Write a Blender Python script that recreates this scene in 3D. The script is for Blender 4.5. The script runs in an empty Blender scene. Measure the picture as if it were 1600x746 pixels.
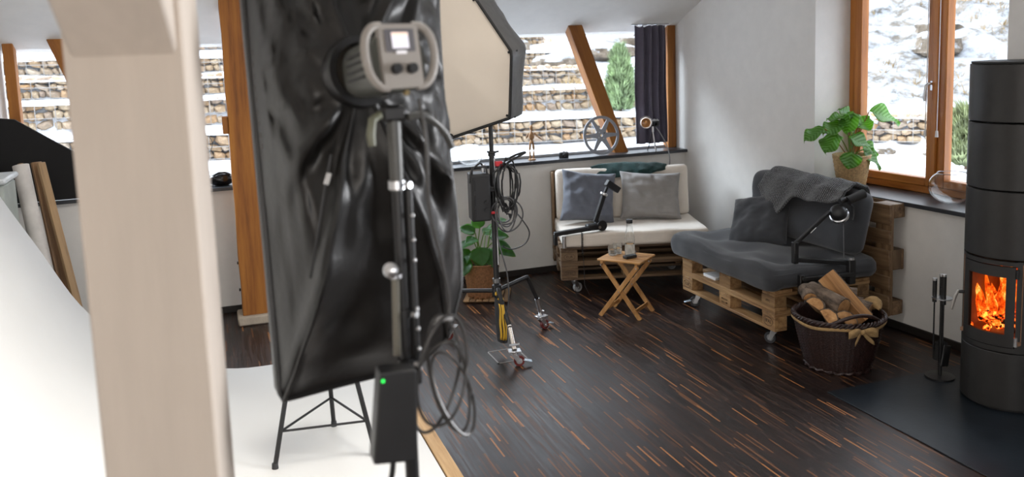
import bpy, bmesh, math, random
from mathutils import Vector, Matrix, noise
random.seed(7)
SC = bpy.context.scene
COL = SC.collection
PI = math.pi
V = Vector

# ------------------------------------------------------------------ camera
CAM_H = 2.103
YAW, PITCH, ROLL, FPX, CPY = 0.339, 0.128, -0.036, 1344.4, 251.1
fw = V((math.sin(YAW)*math.cos(PITCH), math.cos(YAW)*math.cos(PITCH), -math.sin(PITCH)))
r0 = V((math.cos(YAW), -math.sin(YAW), 0)); u0 = r0.cross(fw)
rt = r0*math.cos(ROLL)+u0*math.sin(ROLL); up = -r0*math.sin(ROLL)+u0*math.cos(ROLL)
cd = bpy.data.cameras.new('camera'); cam = bpy.data.objects.new('camera', cd); COL.objects.link(cam)
cam.matrix_world = Matrix(((rt.x, up.x, -fw.x, 0), (rt.y, up.y, -fw.y, 0), (rt.z, up.z, -fw.z, CAM_H), (0, 0, 0, 1)))
cd.sensor_fit = 'HORIZONTAL'; cd.sensor_width = 36; cd.lens = FPX/1600*36
cd.shift_y = -(373-CPY)/1600; cd.clip_start = 0.05; cd.clip_end = 200
cd.dof.use_dof = True; cd.dof.focus_distance = 5.6; cd.dof.aperture_fstop = 2.2
SC.camera = cam

# ------------------------------------------------------------------ sky and exposure
SKY = 4.8
w = bpy.data.worlds.new('overcast_sky'); SC.world = w; w.use_nodes = True
nt = w.node_tree; bg = nt.nodes['Background']
# overcast dome, three times as bright at the zenith as at the horizon
ge = nt.nodes.new('ShaderNodeTexCoord'); sx_ = nt.nodes.new('ShaderNodeSeparateXYZ'); nt.links.new(ge.outputs['Generated'], sx_.inputs[0])
mr = nt.nodes.new('ShaderNodeMapRange'); mr.inputs[1].default_value = 0; mr.inputs[2].default_value = 1; mr.inputs[3].default_value = SKY/3; mr.inputs[4].default_value = SKY
nt.links.new(sx_.outputs['Z'], mr.inputs[0]); nt.links.new(mr.outputs[0], bg.inputs['Strength'])
bg.inputs['Color'].default_value = (0.84, 0.91, 1.0, 1)
SC.view_settings.view_transform = 'Standard'; SC.view_settings.look = 'None'
SC.view_settings.gamma = 1.0; SC.view_settings.use_curve_mapping = False
SC.view_settings.exposure = 0.35

# veiled winter sun standing behind the house, soft edged through the cloud
sl_ = bpy.data.lights.new('hazy_sun', 'SUN'); sl_.energy = 6.5; sl_.angle = math.radians(32); sl_.color = (0.76, 0.88, 1.0)
so_ = bpy.data.objects.new('hazy_sun', sl_); COL.objects.link(so_); so_.location = (-6, 20, 20)
so_.rotation_euler = V((0.80, -0.60, -0.80)).to_track_quat('-Z', 'Y').to_euler()

def area_light(name, loc, target, sx, sy, power, col=(1, 1, 1), spread=180):
    l = bpy.data.lights.new(name, 'AREA'); l.shape = 'RECTANGLE'; l.size = sx; l.size_y = sy
    l.energy = power; l.color = col; l.spread = math.radians(spread)
    o = bpy.data.objects.new(name, l); COL.objects.link(o); o.location = loc
    o.rotation_euler = (V(target)-V(loc)).to_track_quat('-Z', 'Y').to_euler()
    return o
# added fill overhead and behind the photographer; daylight of the next right-wall window
area_light('added_overhead_fill', (1.2, 3.7, 3.70), (-.3, 4.2, 0), 1.2, 1.3, 40, (1.0, 0.955, 0.89), 150)  # unseen lamp added under the closed ceiling to brighten the backdrop
area_light('daylight_side_window', (4.62, 1.55, 1.75), (0.0, 2.0, 1.2), 1.6, 1.7, 76, (0.98, 0.98, 1.0), 120)
area_light('added_front_fill', (-0.6, -2.3, 1.9), (-0.3, 4.0, 1.0), 2.2, 1.8, 41, (1.0, 0.83, 0.66))  # unseen warm lamp added to lift surfaces facing the camera

# ------------------------------------------------------------------ materials
MATS = {}
def _new(name):
    m = bpy.data.materials.new(name); m.use_nodes = True
    b = m.node_tree.nodes['Principled BSDF']; MATS[name] = m
    return m, m.node_tree, b
def _tc(nt, scale=(1, 1, 1), coord='Object'):
    t = nt.nodes.new('ShaderNodeTexCoord'); mp = nt.nodes.new('ShaderNodeMapping')
    mp.inputs['Scale'].default_value = scale
    nt.links.new(t.outputs[coord], mp.inputs['Vector']); return mp.outputs['Vector']
def _noise(nt, vec, scale, detail=4, rough=.6):
    n = nt.nodes.new('ShaderNodeTexNoise'); n.inputs['Scale'].default_value = scale
    n.inputs['Detail'].default_value = detail; n.inputs['Roughness'].default_value = rough
    nt.links.new(vec, n.inputs['Vector']); return n.outputs['Fac']
def _ramp(nt, fac, stops, interp='LINEAR'):
    r = nt.nodes.new('ShaderNodeValToRGB'); e = r.color_ramp.elements; r.color_ramp.interpolation = interp
    while len(e) < len(stops): e.new(.5)
    for k, (p, c) in enumerate(stops): e[k].position = p; e[k].color = (*c, 1)
    nt.links.new(fac, r.inputs['Fac']); return r.outputs['Color']
def _bump(nt, b, h, strength, dist=.01):
    n = nt.nodes.new('ShaderNodeBump'); n.inputs['Strength'].default_value = strength; n.inputs['Distance'].default_value = dist
    nt.links.new(h, n.inputs['Height']); nt.links.new(n.outputs['Normal'], b.inputs['Normal'])
def _mul(c, k): return tuple(max(0, min(1, x*k)) for x in c)
def _math(nt, op, a, b=None):
    n = nt.nodes.new('ShaderNodeMath'); n.operation = op
    for i, x in enumerate((a, b)):
        if x is None: continue
        if isinstance(x, (int, float)): n.inputs[i].default_value = x
        else: nt.links.new(x, n.inputs[i])
    return n.outputs[0]

def mat(name, col, rough=.5, metal=0, var=.12, vscale=8, bump=0, bscale=60, scale=(1, 1, 1), sheen=0, coat=0, spec=None, rand=0):
    if name in MATS: return MATS[name]
    m, nt, b = _new(name)
    vec = _tc(nt, scale)
    f = _noise(nt, vec, vscale)
    c = _ramp(nt, f, [(.3, _mul(col, 1-var)), (.7, _mul(col, 1+var))])
    if rand:
        oi = nt.nodes.new('ShaderNodeObjectInfo'); mx = nt.nodes.new('ShaderNodeMix'); mx.data_type = 'RGBA'; mx.blend_type = 'MULTIPLY'
        mx.inputs[0].default_value = 1
        rr = _ramp(nt, oi.outputs['Random'], [(0, (1-rand,)*3), (1, (1, 1, 1))])
        nt.links.new(c, mx.inputs[6]); nt.links.new(rr, mx.inputs[7]); c = mx.outputs[2]
    nt.links.new(c, b.inputs['Base Color'])
    b.inputs['Roughness'].default_value = rough; b.inputs['Metallic'].default_value = metal
    if spec is not None: b.inputs['Specular IOR Level'].default_value = spec
    if sheen: b.inputs['Sheen Weight'].default_value = sheen; b.inputs['Sheen Roughness'].default_value = .5
    if coat: b.inputs['Coat Weight'].default_value = coat; b.inputs['Coat Roughness'].default_value = .1
    if bump: _bump(nt, b, _noise(nt, vec, bscale, 3), bump)
    return m
def wood(name, c0, c1, axis=0, rough=.55, fine=1.0, bump=.25, rand=.35, dark=None):
    key = f'{name}_{"xyz"[axis]}'
    if key in MATS: return MATS[key]
    m, nt, b = _new(key)
    s = [26*fine]*3; s[axis] = 1.6*fine
    oi = nt.nodes.new('ShaderNodeObjectInfo')
    t = nt.nodes.new('ShaderNodeTexCoord'); mp = nt.nodes.new('ShaderNodeMapping'); mp.inputs['Scale'].default_value = s
    nt.links.new(t.outputs['Object'], mp.inputs['Vector'])
    cb = nt.nodes.new('ShaderNodeCombineXYZ')
    for i in range(3): nt.links.new(_math(nt, 'MULTIPLY', oi.outputs['Random'], 37.0), cb.inputs[i])
    nt.links.new(cb.outputs[0], mp.inputs['Location'])
    f = _noise(nt, mp.outputs['Vector'], 1.0, 6, .65)
    stops = [(.28, dark or _mul(c0, .45)), (.42, c0), (.68, c1)]
    c = _ramp(nt, f, stops)
    mx = nt.nodes.new('ShaderNodeMix'); mx.data_type = 'RGBA'; mx.blend_type = 'MULTIPLY'; mx.inputs[0].default_value = 1
    rr = _ramp(nt, oi.outputs['Random'], [(0, (1-rand,)*3), (1, (1, 1, 1))])
    nt.links.new(c, mx.inputs[6]); nt.links.new(rr, mx.inputs[7])
    nt.links.new(mx.outputs[2], b.inputs['Base Color'])
    b.inputs['Roughness'].default_value = rough
    _bump(nt, b, f, bump, .004)
    return m
def emis(name, col, s):
    if name in MATS: return MATS[name]
    m, nt, b = _new(name)
    b.inputs['Base Color'].default_value = (*col, 1); b.inputs['Emission Color'].default_value = (*col, 1); b.inputs['Emission Strength'].default_value = s
    return m
def glass(name, tint=(1, 1, 1), solid=False, refl=.12):
    if name in MATS: return MATS[name]
    m = bpy.data.materials.new(name); m.use_nodes = True; MATS[name] = m; nt = m.node_tree
    out = nt.nodes['Material Output']; nt.nodes.remove(nt.nodes['Principled BSDF'])
    tr = nt.nodes.new('ShaderNodeBsdfTransparent'); tr.inputs[0].default_value = (*tint, 1)
    gl = nt.nodes.new('ShaderNodeBsdfGlossy'); gl.inputs['Roughness'].default_value = .02
    lw = nt.nodes.new('ShaderNodeLayerWeight'); lw.inputs['Blend'].default_value = .12 if solid else .1
    mx = nt.nodes.new('ShaderNodeMixShader')
    fac = _math(nt, 'MULTIPLY', lw.outputs['Fresnel'], .55 if solid else refl*4)
    nt.links.new(fac, mx.inputs[0]); nt.links.new(tr.outputs[0], mx.inputs[1]); nt.links.new(gl.outputs[0], mx.inputs[2])
    nt.links.new(mx.outputs[0], out.inputs['Surface'])
    return m

def floor_mat():
    m, nt, b = _new('mosaic_parquet')
    t = nt.nodes.new('ShaderNodeTexCoord'); sp = nt.nodes.new('ShaderNodeSeparateXYZ')
    nt.links.new(t.outputs['Object'], sp.inputs[0])
    W, L = .0095, .24
    u = _math(nt, 'DIVIDE', sp.outputs['X'], W); ui = _math(nt, 'FLOOR', u)
    wn = nt.nodes.new('ShaderNodeTexWhiteNoise'); wn.noise_dimensions = '1D'; nt.links.new(ui, wn.inputs['W'])
    v = _math(nt, 'ADD', _math(nt, 'DIVIDE', sp.outputs['Y'], L), _math(nt, 'MULTIPLY', wn.outputs['Value'], 7.3)); vi = _math(nt, 'FLOOR', v)
    cb = nt.nodes.new('ShaderNodeCombineXYZ'); nt.links.new(ui, cb.inputs[0]); nt.links.new(vi, cb.inputs[1])
    wn2 = nt.nodes.new('ShaderNodeTexWhiteNoise'); wn2.noise_dimensions = '2D'; nt.links.new(cb.outputs[0], wn2.inputs['Vector'])
    c = _ramp(nt, wn2.outputs['Value'], [(0, (.009, .0052, .0048)), (.35, (.017, .0095, .0082)), (.60, (.026, .0135, .0108)), (.82, (.052, .024, .014)), (.925, (.13, .052, .019)), (.978, (.30, .12, .037))], 'CONSTANT')
    # grain inside a strip
    g = _noise(nt, _tc(nt, (400, 9, 1)), 1.0, 3)
    mx = nt.nodes.new('ShaderNodeMix'); mx.data_type = 'RGBA'; mx.blend_type = 'MULTIPLY'; mx.inputs[0].default_value = .8
    nt.links.new(c, mx.inputs[6]); nt.links.new(_ramp(nt, g, [(.3, (.55,)*3), (.7, (1.2,)*3)]), mx.inputs[7])
    nt.links.new(mx.outputs[2], b.inputs['Base Color'])
    rr = _noise(nt, _tc(nt), 2.2, 3)
    rg = nt.nodes.new('ShaderNodeMapRange'); rg.inputs[3].default_value = .26; rg.inputs[4].default_value = .52
    nt.links.new(_math(nt, 'ADD', _math(nt, 'MULTIPLY', rr, .5), _math(nt, 'MULTIPLY', wn2.outputs['Value'], .5)), rg.inputs[0]); nt.links.new(rg.outputs[0], b.inputs['Roughness'])
    b.inputs['Specular IOR Level'].default_value = .42
    _bump(nt, b, wn2.outputs['Value'], .06, .002)
    return m

def stripes(name, col, axis, freq, depth=.5, rough=.85, dist=.004):
    """ribbed cloth: raised cords along one direction"""
    if name in MATS: return MATS[name]
    m, nt, b = _new(name)
    vec = _tc(nt); wv = nt.nodes.new('ShaderNodeTexWave'); wv.wave_type = 'BANDS'; wv.bands_direction = 'XYZ'[axis]
    wv.inputs['Scale'].default_value = freq; wv.inputs['Distortion'].default_value = .3; nt.links.new(vec, wv.inputs['Vector'])
    f = _noise(nt, vec, 5)
    nt.links.new(_ramp(nt, f, [(.3, _mul(col, .9)), (.7, _mul(col, 1.05))]), b.inputs['Base Color'])
    b.inputs['Roughness'].default_value = rough; b.inputs['Sheen Weight'].default_value = .3
    _bump(nt, b, wv.outputs['Fac'], depth, dist)
    return m

def snow_mat():
    m, nt, b = _new('snow_rock_grass')
    vec = _tc(nt)
    at = nt.nodes.new('ShaderNodeAttribute'); at.attribute_name = 'wild'
    n1 = _noise(nt, vec, 2.4, 8, .78)
    fac = _math(nt, 'ADD', n1, _math(nt, 'MULTIPLY', at.outputs['Fac'], .12))
    rock = _ramp(nt, _noise(nt, vec, 3.5, 5), [(.3, (.035, .03, .024)), (.5, (.085, .07, .052)), (.7, (.15, .125, .10))])
    mask = _ramp(nt, fac, [(.50, (0, 0, 0)), (.60, (.35, .35, .35)), (.72, (1, 1, 1))])
    mx = nt.nodes.new('ShaderNodeMix'); mx.data_type = 'RGBA'
    nt.links.new(mask, mx.inputs[0]); nt.links.new(_ramp(nt, at.outputs['Fac'], [(.0, (.74, .77, .82)), (.8, (.30, .325, .36))]), mx.inputs[6]); nt.links.new(rock, mx.inputs[7])
    nt.links.new(mx.outputs[2], b.inputs['Base Color']); b.inputs['Roughness'].default_value = .85
    _bump(nt, b, n1, .5, .1)
    return m

# colours used again and again
WHITE = mat('white_plaster', (.74, .72, .69), .9, var=.03, bump=.05, bscale=90)
SLATE = mat('dark_slate', (.035, .038, .045), .32, var=.3, vscale=5)
BLACK = mat('black_plastic', (.012, .012, .013), .45, var=.2)
BLACKM = mat('black_metal', (.02, .02, .021), .35, metal=.3, var=.2)
STEEL = mat('zinc_steel', (.62, .63, .65), .28, metal=1, var=.1)
RUBBER = mat('dark_rubber', (.03, .03, .033), .6, var=.2)
NYLON = mat('black_nylon', (.009, .0086, .0082), .42, var=.25, bump=.25, bscale=11, spec=.45)
CABLE = mat('black_cable', (.014, .014, .015), .4, var=.1)
GLASSW = glass('window_glass')
def clear(name, tint, ior):
    m, nt, b = _new(name); b.inputs['Base Color'].default_value = (*tint, 1); b.inputs['Roughness'].default_value = .01
    b.inputs['Transmission Weight'].default_value = 1; b.inputs['IOR'].default_value = ior; return m
GLASS = clear('clear_glass', (.98, .99, .99), 1.33)
WATER = clear('still_water', (.96, .98, .985), 1.2)
def pine(ax): return wood('pallet_pine', (.30, .160, .066), (.55, .34, .155), ax, rand=.45)
def oldpine(ax): return wood('weathered_pallet_pine', (.15, .085, .042), (.30, .19, .10), ax, rand=.45)
def timber(ax): return wood('oiled_timber', (.25, .085, .012), (.42, .165, .026), ax, fine=.5, rand=.15, dark=(.09, .028, .006), rough=.7)
def frame_wood(ax): return wood('window_frame_wood', (.40, .135, .022), (.56, .215, .042), ax, fine=.6, rough=.35, rand=.1, bump=.1)
def acacia(ax): return wood('acacia_slats', (.38, .18, .055), (.58, .31, .11), ax, rand=.15)

# ------------------------------------------------------------------ mesh builder
class MB:
    def __init__(s): s.v = []; s.f = []
    def add(s, vs, fs, M=None):
        n = len(s.v)
        for p in vs:
            p = V(p); s.v.append(M @ p if M else p)
        s.f += [tuple(i+n for i in f) for f in fs]; return s
    def box(s, c, d, M=None, ch=0.0, rz=0.0, R=None):
        """box centred at c with sizes d; ch chamfers all edges"""
        hx, hy, hz = d[0]/2, d[1]/2, d[2]/2
        T = Matrix.Translation(c) @ (R if R is not None else Matrix.Rotation(rz, 4, 'Z'))
        if M is not None: T = M @ T
        if ch <= 0:
            vs = [(x, y, z) for x in (-hx, hx) for y in (-hy, hy) for z in (-hz, hz)]
            return s.add(vs, [(0, 1, 3, 2), (4, 6, 7, 5), (0, 4, 5, 1), (2, 3, 7, 6), (0, 2, 6, 4), (1, 5, 7, 3)], T)
        ch = min(ch, hx*.9, hy*.9, hz*.9); vs = []; idx = {}
        for sx in (-1, 1):
            for sy in (-1, 1):
                for sz in (-1, 1):
                    for a in range(3):
                        q = [sx*(hx-ch), sy*(hy-ch), sz*(hz-ch)]; q[a] += (sx, sy, sz)[a]*ch
                        idx[(sx, sy, sz, a)] = len(vs); vs.append(q)
        fs = []
        for a in range(3):
            o = [k for k in range(3) if k != a]
            for sg in (-1, 1):
                loop = []
                for p, q in ((-1, -1), (1, -1), (1, 1), (-1, 1)):
                    k = [0, 0, 0]; k[a] = sg; k[o[0]] = p; k[o[1]] = q; loop.append(idx[(*k, a)])
                fs.append(tuple(loop))
            for p in (-1, 1):
                for q in (-1, 1):
                    k = [0, 0, 0]; k[o[0]] = p; k[o[1]] = q
                    k1 = list(k); k1[a] = -1; k2 = list(k); k2[a] = 1
                    fs.append((idx[(*k1, o[0])], idx[(*k2, o[0])], idx[(*k2, o[1])], idx[(*k1, o[1])]))
        for sx in (-1, 1):
            for sy in (-1, 1):
                for sz in (-1, 1): fs.append(tuple(idx[(sx, sy, sz, a)] for a in range(3)))
        return s.add(vs, fs, T)
    def tube(s, pts, r, seg=8, closed=False, M=None, flat=1.0):
        pts = [V(p) for p in pts]; n = len(pts)
        rs = r if isinstance(r, (list, tuple)) else [r]*n
        vs = []; prev = None
        for i, p in enumerate(pts):
            if closed: t = pts[(i+1) % n]-pts[i-1]
            else: t = pts[min(i+1, n-1)]-pts[max(i-1, 0)]
            t = t.normalized() if t.length > 1e-9 else V((0, 0, 1))
            if prev is None:
                a = V((0, 0, 1)) if abs(t.z) < .9 else V((1, 0, 0))
                nrm = (a - t*a.dot(t)).normalized()
            else:
                nrm = prev - t*prev.dot(t); nrm = nrm.normalized() if nrm.length > 1e-6 else t.orthogonal().normalized()
            prev = nrm; bn = t.cross(nrm)
            for k in range(seg):
                a = 2*PI*k/seg; vs.append(p + nrm*math.cos(a)*rs[i] + bn*math.sin(a)*rs[i]*flat)
        fs = []
        for i in range(n if closed else n-1):
            j = (i+1) % n
            for k in range(seg):
                k2 = (k+1) % seg; fs.append((i*seg+k, i*seg+k2, j*seg+k2, j*seg+k))
        if not closed:
            fs.append(tuple(reversed(range(seg)))); fs.append(tuple((n-1)*seg+k for k in range(seg)))
        return s.add(vs, fs, M)
    def cyl(s, p0, p1, r0, r1=None, seg=16, M=None):
        return s.tube([p0, p1], [r0, r0 if r1 is None else r1], seg, M=M)
    def lathe(s, prof, seg=24, M=None, fn=None, closed=False):
        vs = []; fs = []; n = len(prof)
        for i, (r, z) in enumerate(prof):
            for k in range(seg):
                a = 2*PI*k/seg; rr = r + (fn(i, k, a) if fn else 0)
                vs.append((rr*math.cos(a), rr*math.sin(a), z))
        for i in range(n if closed else n-1):
            j = (i+1) % n
            for k in range(seg):
                k2 = (k+1) % seg; fs.append((i*seg+k, i*seg+k2, j*seg+k2, j*seg+k))
        if not closed:
            if prof[0][0] > 1e-4: fs.append(tuple(reversed(range(seg))))
            if prof[-1][0] > 1e-4: fs.append(tuple((n-1)*seg+k for k in range(seg)))
        return s.add(vs, fs, M)
    def prism(s, poly, z0, z1, M=None):
        n = len(poly)
        vs = [(x, y, z0) for x, y in poly]+[(x, y, z1) for x, y in poly]
        fs = [tuple(reversed(range(n))), tuple(range(n, 2*n))]+[(i, (i+1) % n, n+(i+1) % n, n+i) for i in range(n)]
        return s.add(vs, fs, M)
    def grid(s, fn, nu, nv, wrap_u=False, wrap_v=False, M=None):
        vs = [fn(i/(nu if wrap_u else nu-1), j/(nv if wrap_v else nv-1)) for i in range(nu) for j in range(nv)]
        fs = []
        for i in range(nu if wrap_u else nu-1):
            for j in range(nv if wrap_v else nv-1):
                i2 = (i+1) % nu; j2 = (j+1) % nv
                fs.append((i*nv+j, i2*nv+j, i2*nv+j2, i*nv+j2))
        return s.add(vs, fs, M)
    def ball(s, c, r, seg=12, rings=8, M=None):
        r = r if isinstance(r, (tuple, list)) else (r, r, r)
        prof = []
        T = Matrix.Translation(c) @ Matrix.Diagonal((*r, 1))
        if M is not None: T = M @ T
        return s.lathe([(max(math.sin(PI*i/rings), 1e-5), -math.cos(PI*i/rings)) for i in range(rings+1)], seg, T)
    def mesh(s, name):
        me = bpy.data.meshes.new(name); me.from_pydata([tuple(p) for p in s.v], [], s.f); me.validate(); return me
    def build(s, name, material, parent=None, smooth=True, angle=40, loc=None, solid=0, subsurf=0, bevel=0):
        me = s.mesh(name)
        bm = bmesh.new(); bm.from_mesh(me); bmesh.ops.remove_doubles(bm, verts=bm.verts, dist=1e-6)
        bmesh.ops.recalc_face_normals(bm, faces=bm.faces)
        if smooth:
            ca = math.radians(angle)
            for f in bm.faces: f.smooth = True
            for e in bm.edges:
                if len(e.link_faces) == 2 and e.calc_face_angle(0) > ca: e.smooth = False
        bm.to_mesh(me); bm.free()
        o = bpy.data.objects.new(name, me); COL.objects.link(o)
        if material: me.materials.append(material)
        if parent is not None: o.parent = parent
        if loc is not None: o.location = loc
        if solid:
            q = o.modifiers.new('thickness', 'SOLIDIFY'); q.thickness = solid; q.offset = 0
        if bevel:
            q = o.modifiers.new('bevel', 'BEVEL'); q.width = bevel; q.segments = 2; q.limit_method = 'ANGLE'
        if subsurf:
            q = o.modifiers.new('subsurf', 'SUBSURF'); q.levels = subsurf; q.render_levels = subsurf
        return o
def tag(o, label=None, cat=None, group=None, kind=None):
    if label: o['label'] = label
    if cat: o['category'] = cat
    if group: o['group'] = group
    if kind: o['kind'] = kind
    return o
def thing(name, label, cat, loc=(0, 0, 0), rz=0, group=None):
    o = bpy.data.objects.new(name, None); COL.objects.link(o); o.empty_display_size = .1
    o.location = loc; o.rotation_euler = (0, 0, rz); return tag(o, label, cat, group)
def struct(o, label, cat): return tag(o, label, cat, kind='structure')
def aim(p, d, roll=0):
    """matrix whose +Z looks along d, at p"""
    return Matrix.Translation(p) @ V(d).normalized().to_track_quat('Z', 'Y').to_matrix().to_4x4() @ Matrix.Rotation(roll, 4, 'Z')
def smoothpath(pts, n=8):
    pts = [V(p) for p in pts]; out = []
    P = [pts[0]*2-pts[1]]+pts+[pts[-1]*2-pts[-2]]
    for i in range(1, len(P)-2):
        for k in range(n):
            t = k/n; a, b, c, d = P[i-1], P[i], P[i+1], P[i+2]
            out.append(.5*((2*b)+(c-a)*t+(2*a-5*b+4*c-d)*t*t+(3*b-a-3*c+d)*t**3))
    out.append(pts[-1]); return out
def text_mesh(body, size, name='stamp'):
    cu = bpy.data.curves.new(name, 'FONT'); cu.body = body; cu.size = size; cu.align_x = 'CENTER'; cu.align_y = 'CENTER'; cu.extrude = .0004
    o = bpy.data.objects.new(name, cu); COL.objects.link(o)
    me = bpy.data.meshes.new_from_object(o); COL.objects.unlink(o); bpy.data.objects.remove(o); return me
def nz(x, y, z, s=1.0): return noise.noise(V((x*s, y*s, z*s)))

# ================================================================== THE ROOM
YB = 7.42
WT = math.atan(.058)                     # the right wall is a little out of square
WU = V((.058, -1, 0)).normalized(); WN = V((1, .058, 0)).normalized()
MW = Matrix(((WU.x, WN.x, 0, 4.44), (WU.y, WN.y, 0, YB), (0, 0, 1, 0), (0, 0, 0, 1)))   # (u along wall towards camera, v outwards, z)
def ceil_z(y): return 2.36 + .48*(YB-y)
FL = floor_mat()
struct(MB().box((1.6, 2.3, -.06), (8.4, 10.6, .12)).build('floor', FL, smooth=False), 'dark mosaic parquet floor of thin wenge strips with scattered orange ones', 'floor')
b = MB()
b.box((1.2, YB+.15, .52), (6.9, .30, 1.04)); b.box((1.2, YB+.15, 3.0), (6.9, .30, 1.28))
b.box((-1.86, YB+.15, 1.7), (.78, .30, 1.32))
b.box((4.55, YB+.15, 1.7), (.22, .30, 1.32))
struct(b.build('wall_back', WHITE, smooth=False), 'white plastered back wall with a long ribbon window', 'wall')
# right wall with the tall window opening (u 1.80-3.45) and the next one (u 4.9-6.9)
b = MB()
H = 4.9
def wseg(u0_, u1_, z0, z1): b.box(((u0_+u1_)/2, .24, (z0+z1)/2), (u1_-u0_, .48, z1-z0), M=MW)
wseg(0, 1.80, 0, H); wseg(1.80, 3.45, 0, .915); wseg(1.80, 3.45, 2.62, H); wseg(3.45, 4.9, 0, H)
wseg(4.9, 6.9, 0, .9); wseg(4.9, 6.9, 2.65, H); wseg(6.9, 10.2, 0, H)
struct(b.build('wall_right', WHITE, smooth=False), 'white plastered right wall with deep window reveal behind the grey sofa', 'wall')
struct(MB().box((-2.27, 2.4, 2.4), (.2, 10.4, 4.9)).build('wall_left', WHITE, smooth=False), 'white left wall out of view', 'wall')
b = MB(); b.box((1.3, -2.75, .35), (7.3, .2, .7)); b.box((1.3, -2.75, 3.9), (7.3, .2, 2.0)); b.box((3.4, -2.75, 1.8), (3.2, .2, 2.2)); b.box((-2.1, -2.75, 1.8), (.4, .2, 2.2))
struct(b.build('wall_front', WHITE, smooth=False), 'white wall behind the photographer, out of view', 'wall')
b = MB()
ys = [YB+.30, 2.6, -2.85]; zs = [ceil_z(YB+.30), ceil_z(2.6), ceil_z(2.6)]
for k in range(2):
    b.add([(-2.4, ys[k], zs[k]), (5.3, ys[k], zs[k]), (5.3, ys[k+1], zs[k+1]), (-2.4, ys[k+1], zs[k+1]),
           (-2.4, ys[k], zs[k]+.2), (5.3, ys[k], zs[k]+.2), (5.3, ys[k+1], zs[k+1]+.2), (-2.4, ys[k+1], zs[k+1]+.2)],
          [(0, 1, 2, 3), (7, 6, 5, 4), (0, 4, 5, 1), (2, 6, 7, 3), (1, 5, 6, 2), (0, 3, 7, 4)])
struct(b.build('ceiling', WHITE, smooth=False), 'white sloped attic ceiling above the ribbon window', 'ceiling')
BB = mat('dark_baseboard', (.018, .014, .012), .5)
struct(MB().box((1.2, YB-.008, .028), (6.7, .016, .056), ch=.003).build('baseboard_back', BB), 'dark wooden baseboard along the back wall', 'baseboard')
struct(MB().box((2.6, -.008, .028), (5.1, .016, .056), M=MW, ch=.003).build('baseboard_right', BB), 'dark wooden baseboard along the right wall', 'baseboard')
struct(MB().box((1.497, YB+.125, 1.055), (5.885, .35, .03), ch=.004).build('trim_1', SLATE), 'long black slate sill under the ribbon window', 'sill')
struct(MB().box((2.62, .16, .93), (1.64, .40, .03), M=MW, ch=.004).build('trim_2', SLATE), 'dark slate sill of the tall right window', 'sill')
# ribbon window
wr = thing('window_1', 'ribbon window in the back wall overlooking snowy stone terraces', 'window', (0, YB+.2, 1.07)); wr['kind'] = 'structure'
xs = [-1.44, .26, 2.25, 4.43]
for k, (x0, x1) in enumerate(((-1.36, .2), (.32, 2.22), (2.28, 4.34))):
    MB().box(((x0+x1)/2, .045, .645), (x1-x0, .012, 1.29)).build('pane', GLASSW, wr, smooth=False)
GREYF = mat('grey_window_bar', (.42, .43, .45), .5)
MB().box((1.49, .05, .012), (5.86, .05, .024), ch=.003).build('bottom_rail', GREYF, wr)
MB().box((1.49, .05, 1.272), (5.86, .05, .03), ch=.003).build('top_rail', mat('white_rail', (.8, .82, .85), .5), wr)
# timbers of the half-timbered front
def timber_beam(nm, p0, p1, wdt, dep, label, ax=2):
    p0 = V(p0); p1 = V(p1); L = (p1-p0).length
    T = Matrix.Translation((p0+p1)/2) @ Matrix.Rotation(math.atan2((p1-p0).x, (p1-p0).z), 4, 'Y')
    o = MB().box((0, 0, 0), (wdt, dep, L), ch=.006).build(nm, timber(2)); o.matrix_world = T
    return struct(o, label, 'timber')
timber_beam('trim_3', (4.39, YB+.21, 1.07), (4.39, YB+.21, 2.36), .09, .12, 'upright oiled timber at the right end of the ribbon window, beside the curtain')
timber_beam('trim_4', (-1.40, YB+.21, 1.07), (-1.40, YB+.21, 2.36), .075, .12, 'upright oiled timber at the far left end of the ribbon window')
timber_beam('trim_5', (3.81, YB+.17, 1.03), (3.30, YB+.17, 2.40), .135, .14, 'diagonal oiled timber brace behind the film reel')
timber_beam('trim_6', (-.62, YB+.17, 1.03), (-1.09, YB+.17, 2.40), .12, .14, 'diagonal oiled timber brace half hidden by the white pillar')
# free-standing orange post with pegs and stone footing
t = thing('timber_post', 'orange oiled timber post on a pale stone footing left of the black softbox', 'post', (.255, 7.085, 0)); t['kind'] = 'structure'
def postfn():
    m = MB(); n = 12
    ring = lambda z, s: [(-.104*s, -.09, z), (.104*s, -.09, z), (.104*s, .09, z), (-.104*s, .09, z)]
    vs = []; fs = []
    for k in range(n+1):
        z = .075+(2.75-.075)*k/n; j = .004*math.sin(k*2.1)
        vs += [(x+j, y, z2) for x, y, z2 in ring(z, 1)]
    for k in range(n):
        for q in range(4): fs.append((k*4+q, k*4+(q+1) % 4, k*4+4+(q+1) % 4, k*4+4+q))
    fs += [(3, 2, 1, 0), tuple(n*4+q for q in range(4))]
    return m.add(vs, fs)
postfn().build('shaft', timber(2), t, smooth=False, bevel=.006)
STONE = mat('pale_footing_stone', (.42, .36, .29), .85, bump=.4, bscale=30)
MB().box((.0, .0, .038), (.29, .26, .075), ch=.012).build('footing', STONE, t)
for sx in (-1, 1): MB().box((sx*.124, -.02, 1.60), (.045, .10, .135), ch=.004).build('block', timber(2), t)
for z in (.28, .5):
    for sx in (-1, 1): MB().cyl((sx*.105, -.04, z), (sx*.118, -.04, z), .012, seg=10).build('bolt', BLACKM, t)

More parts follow.
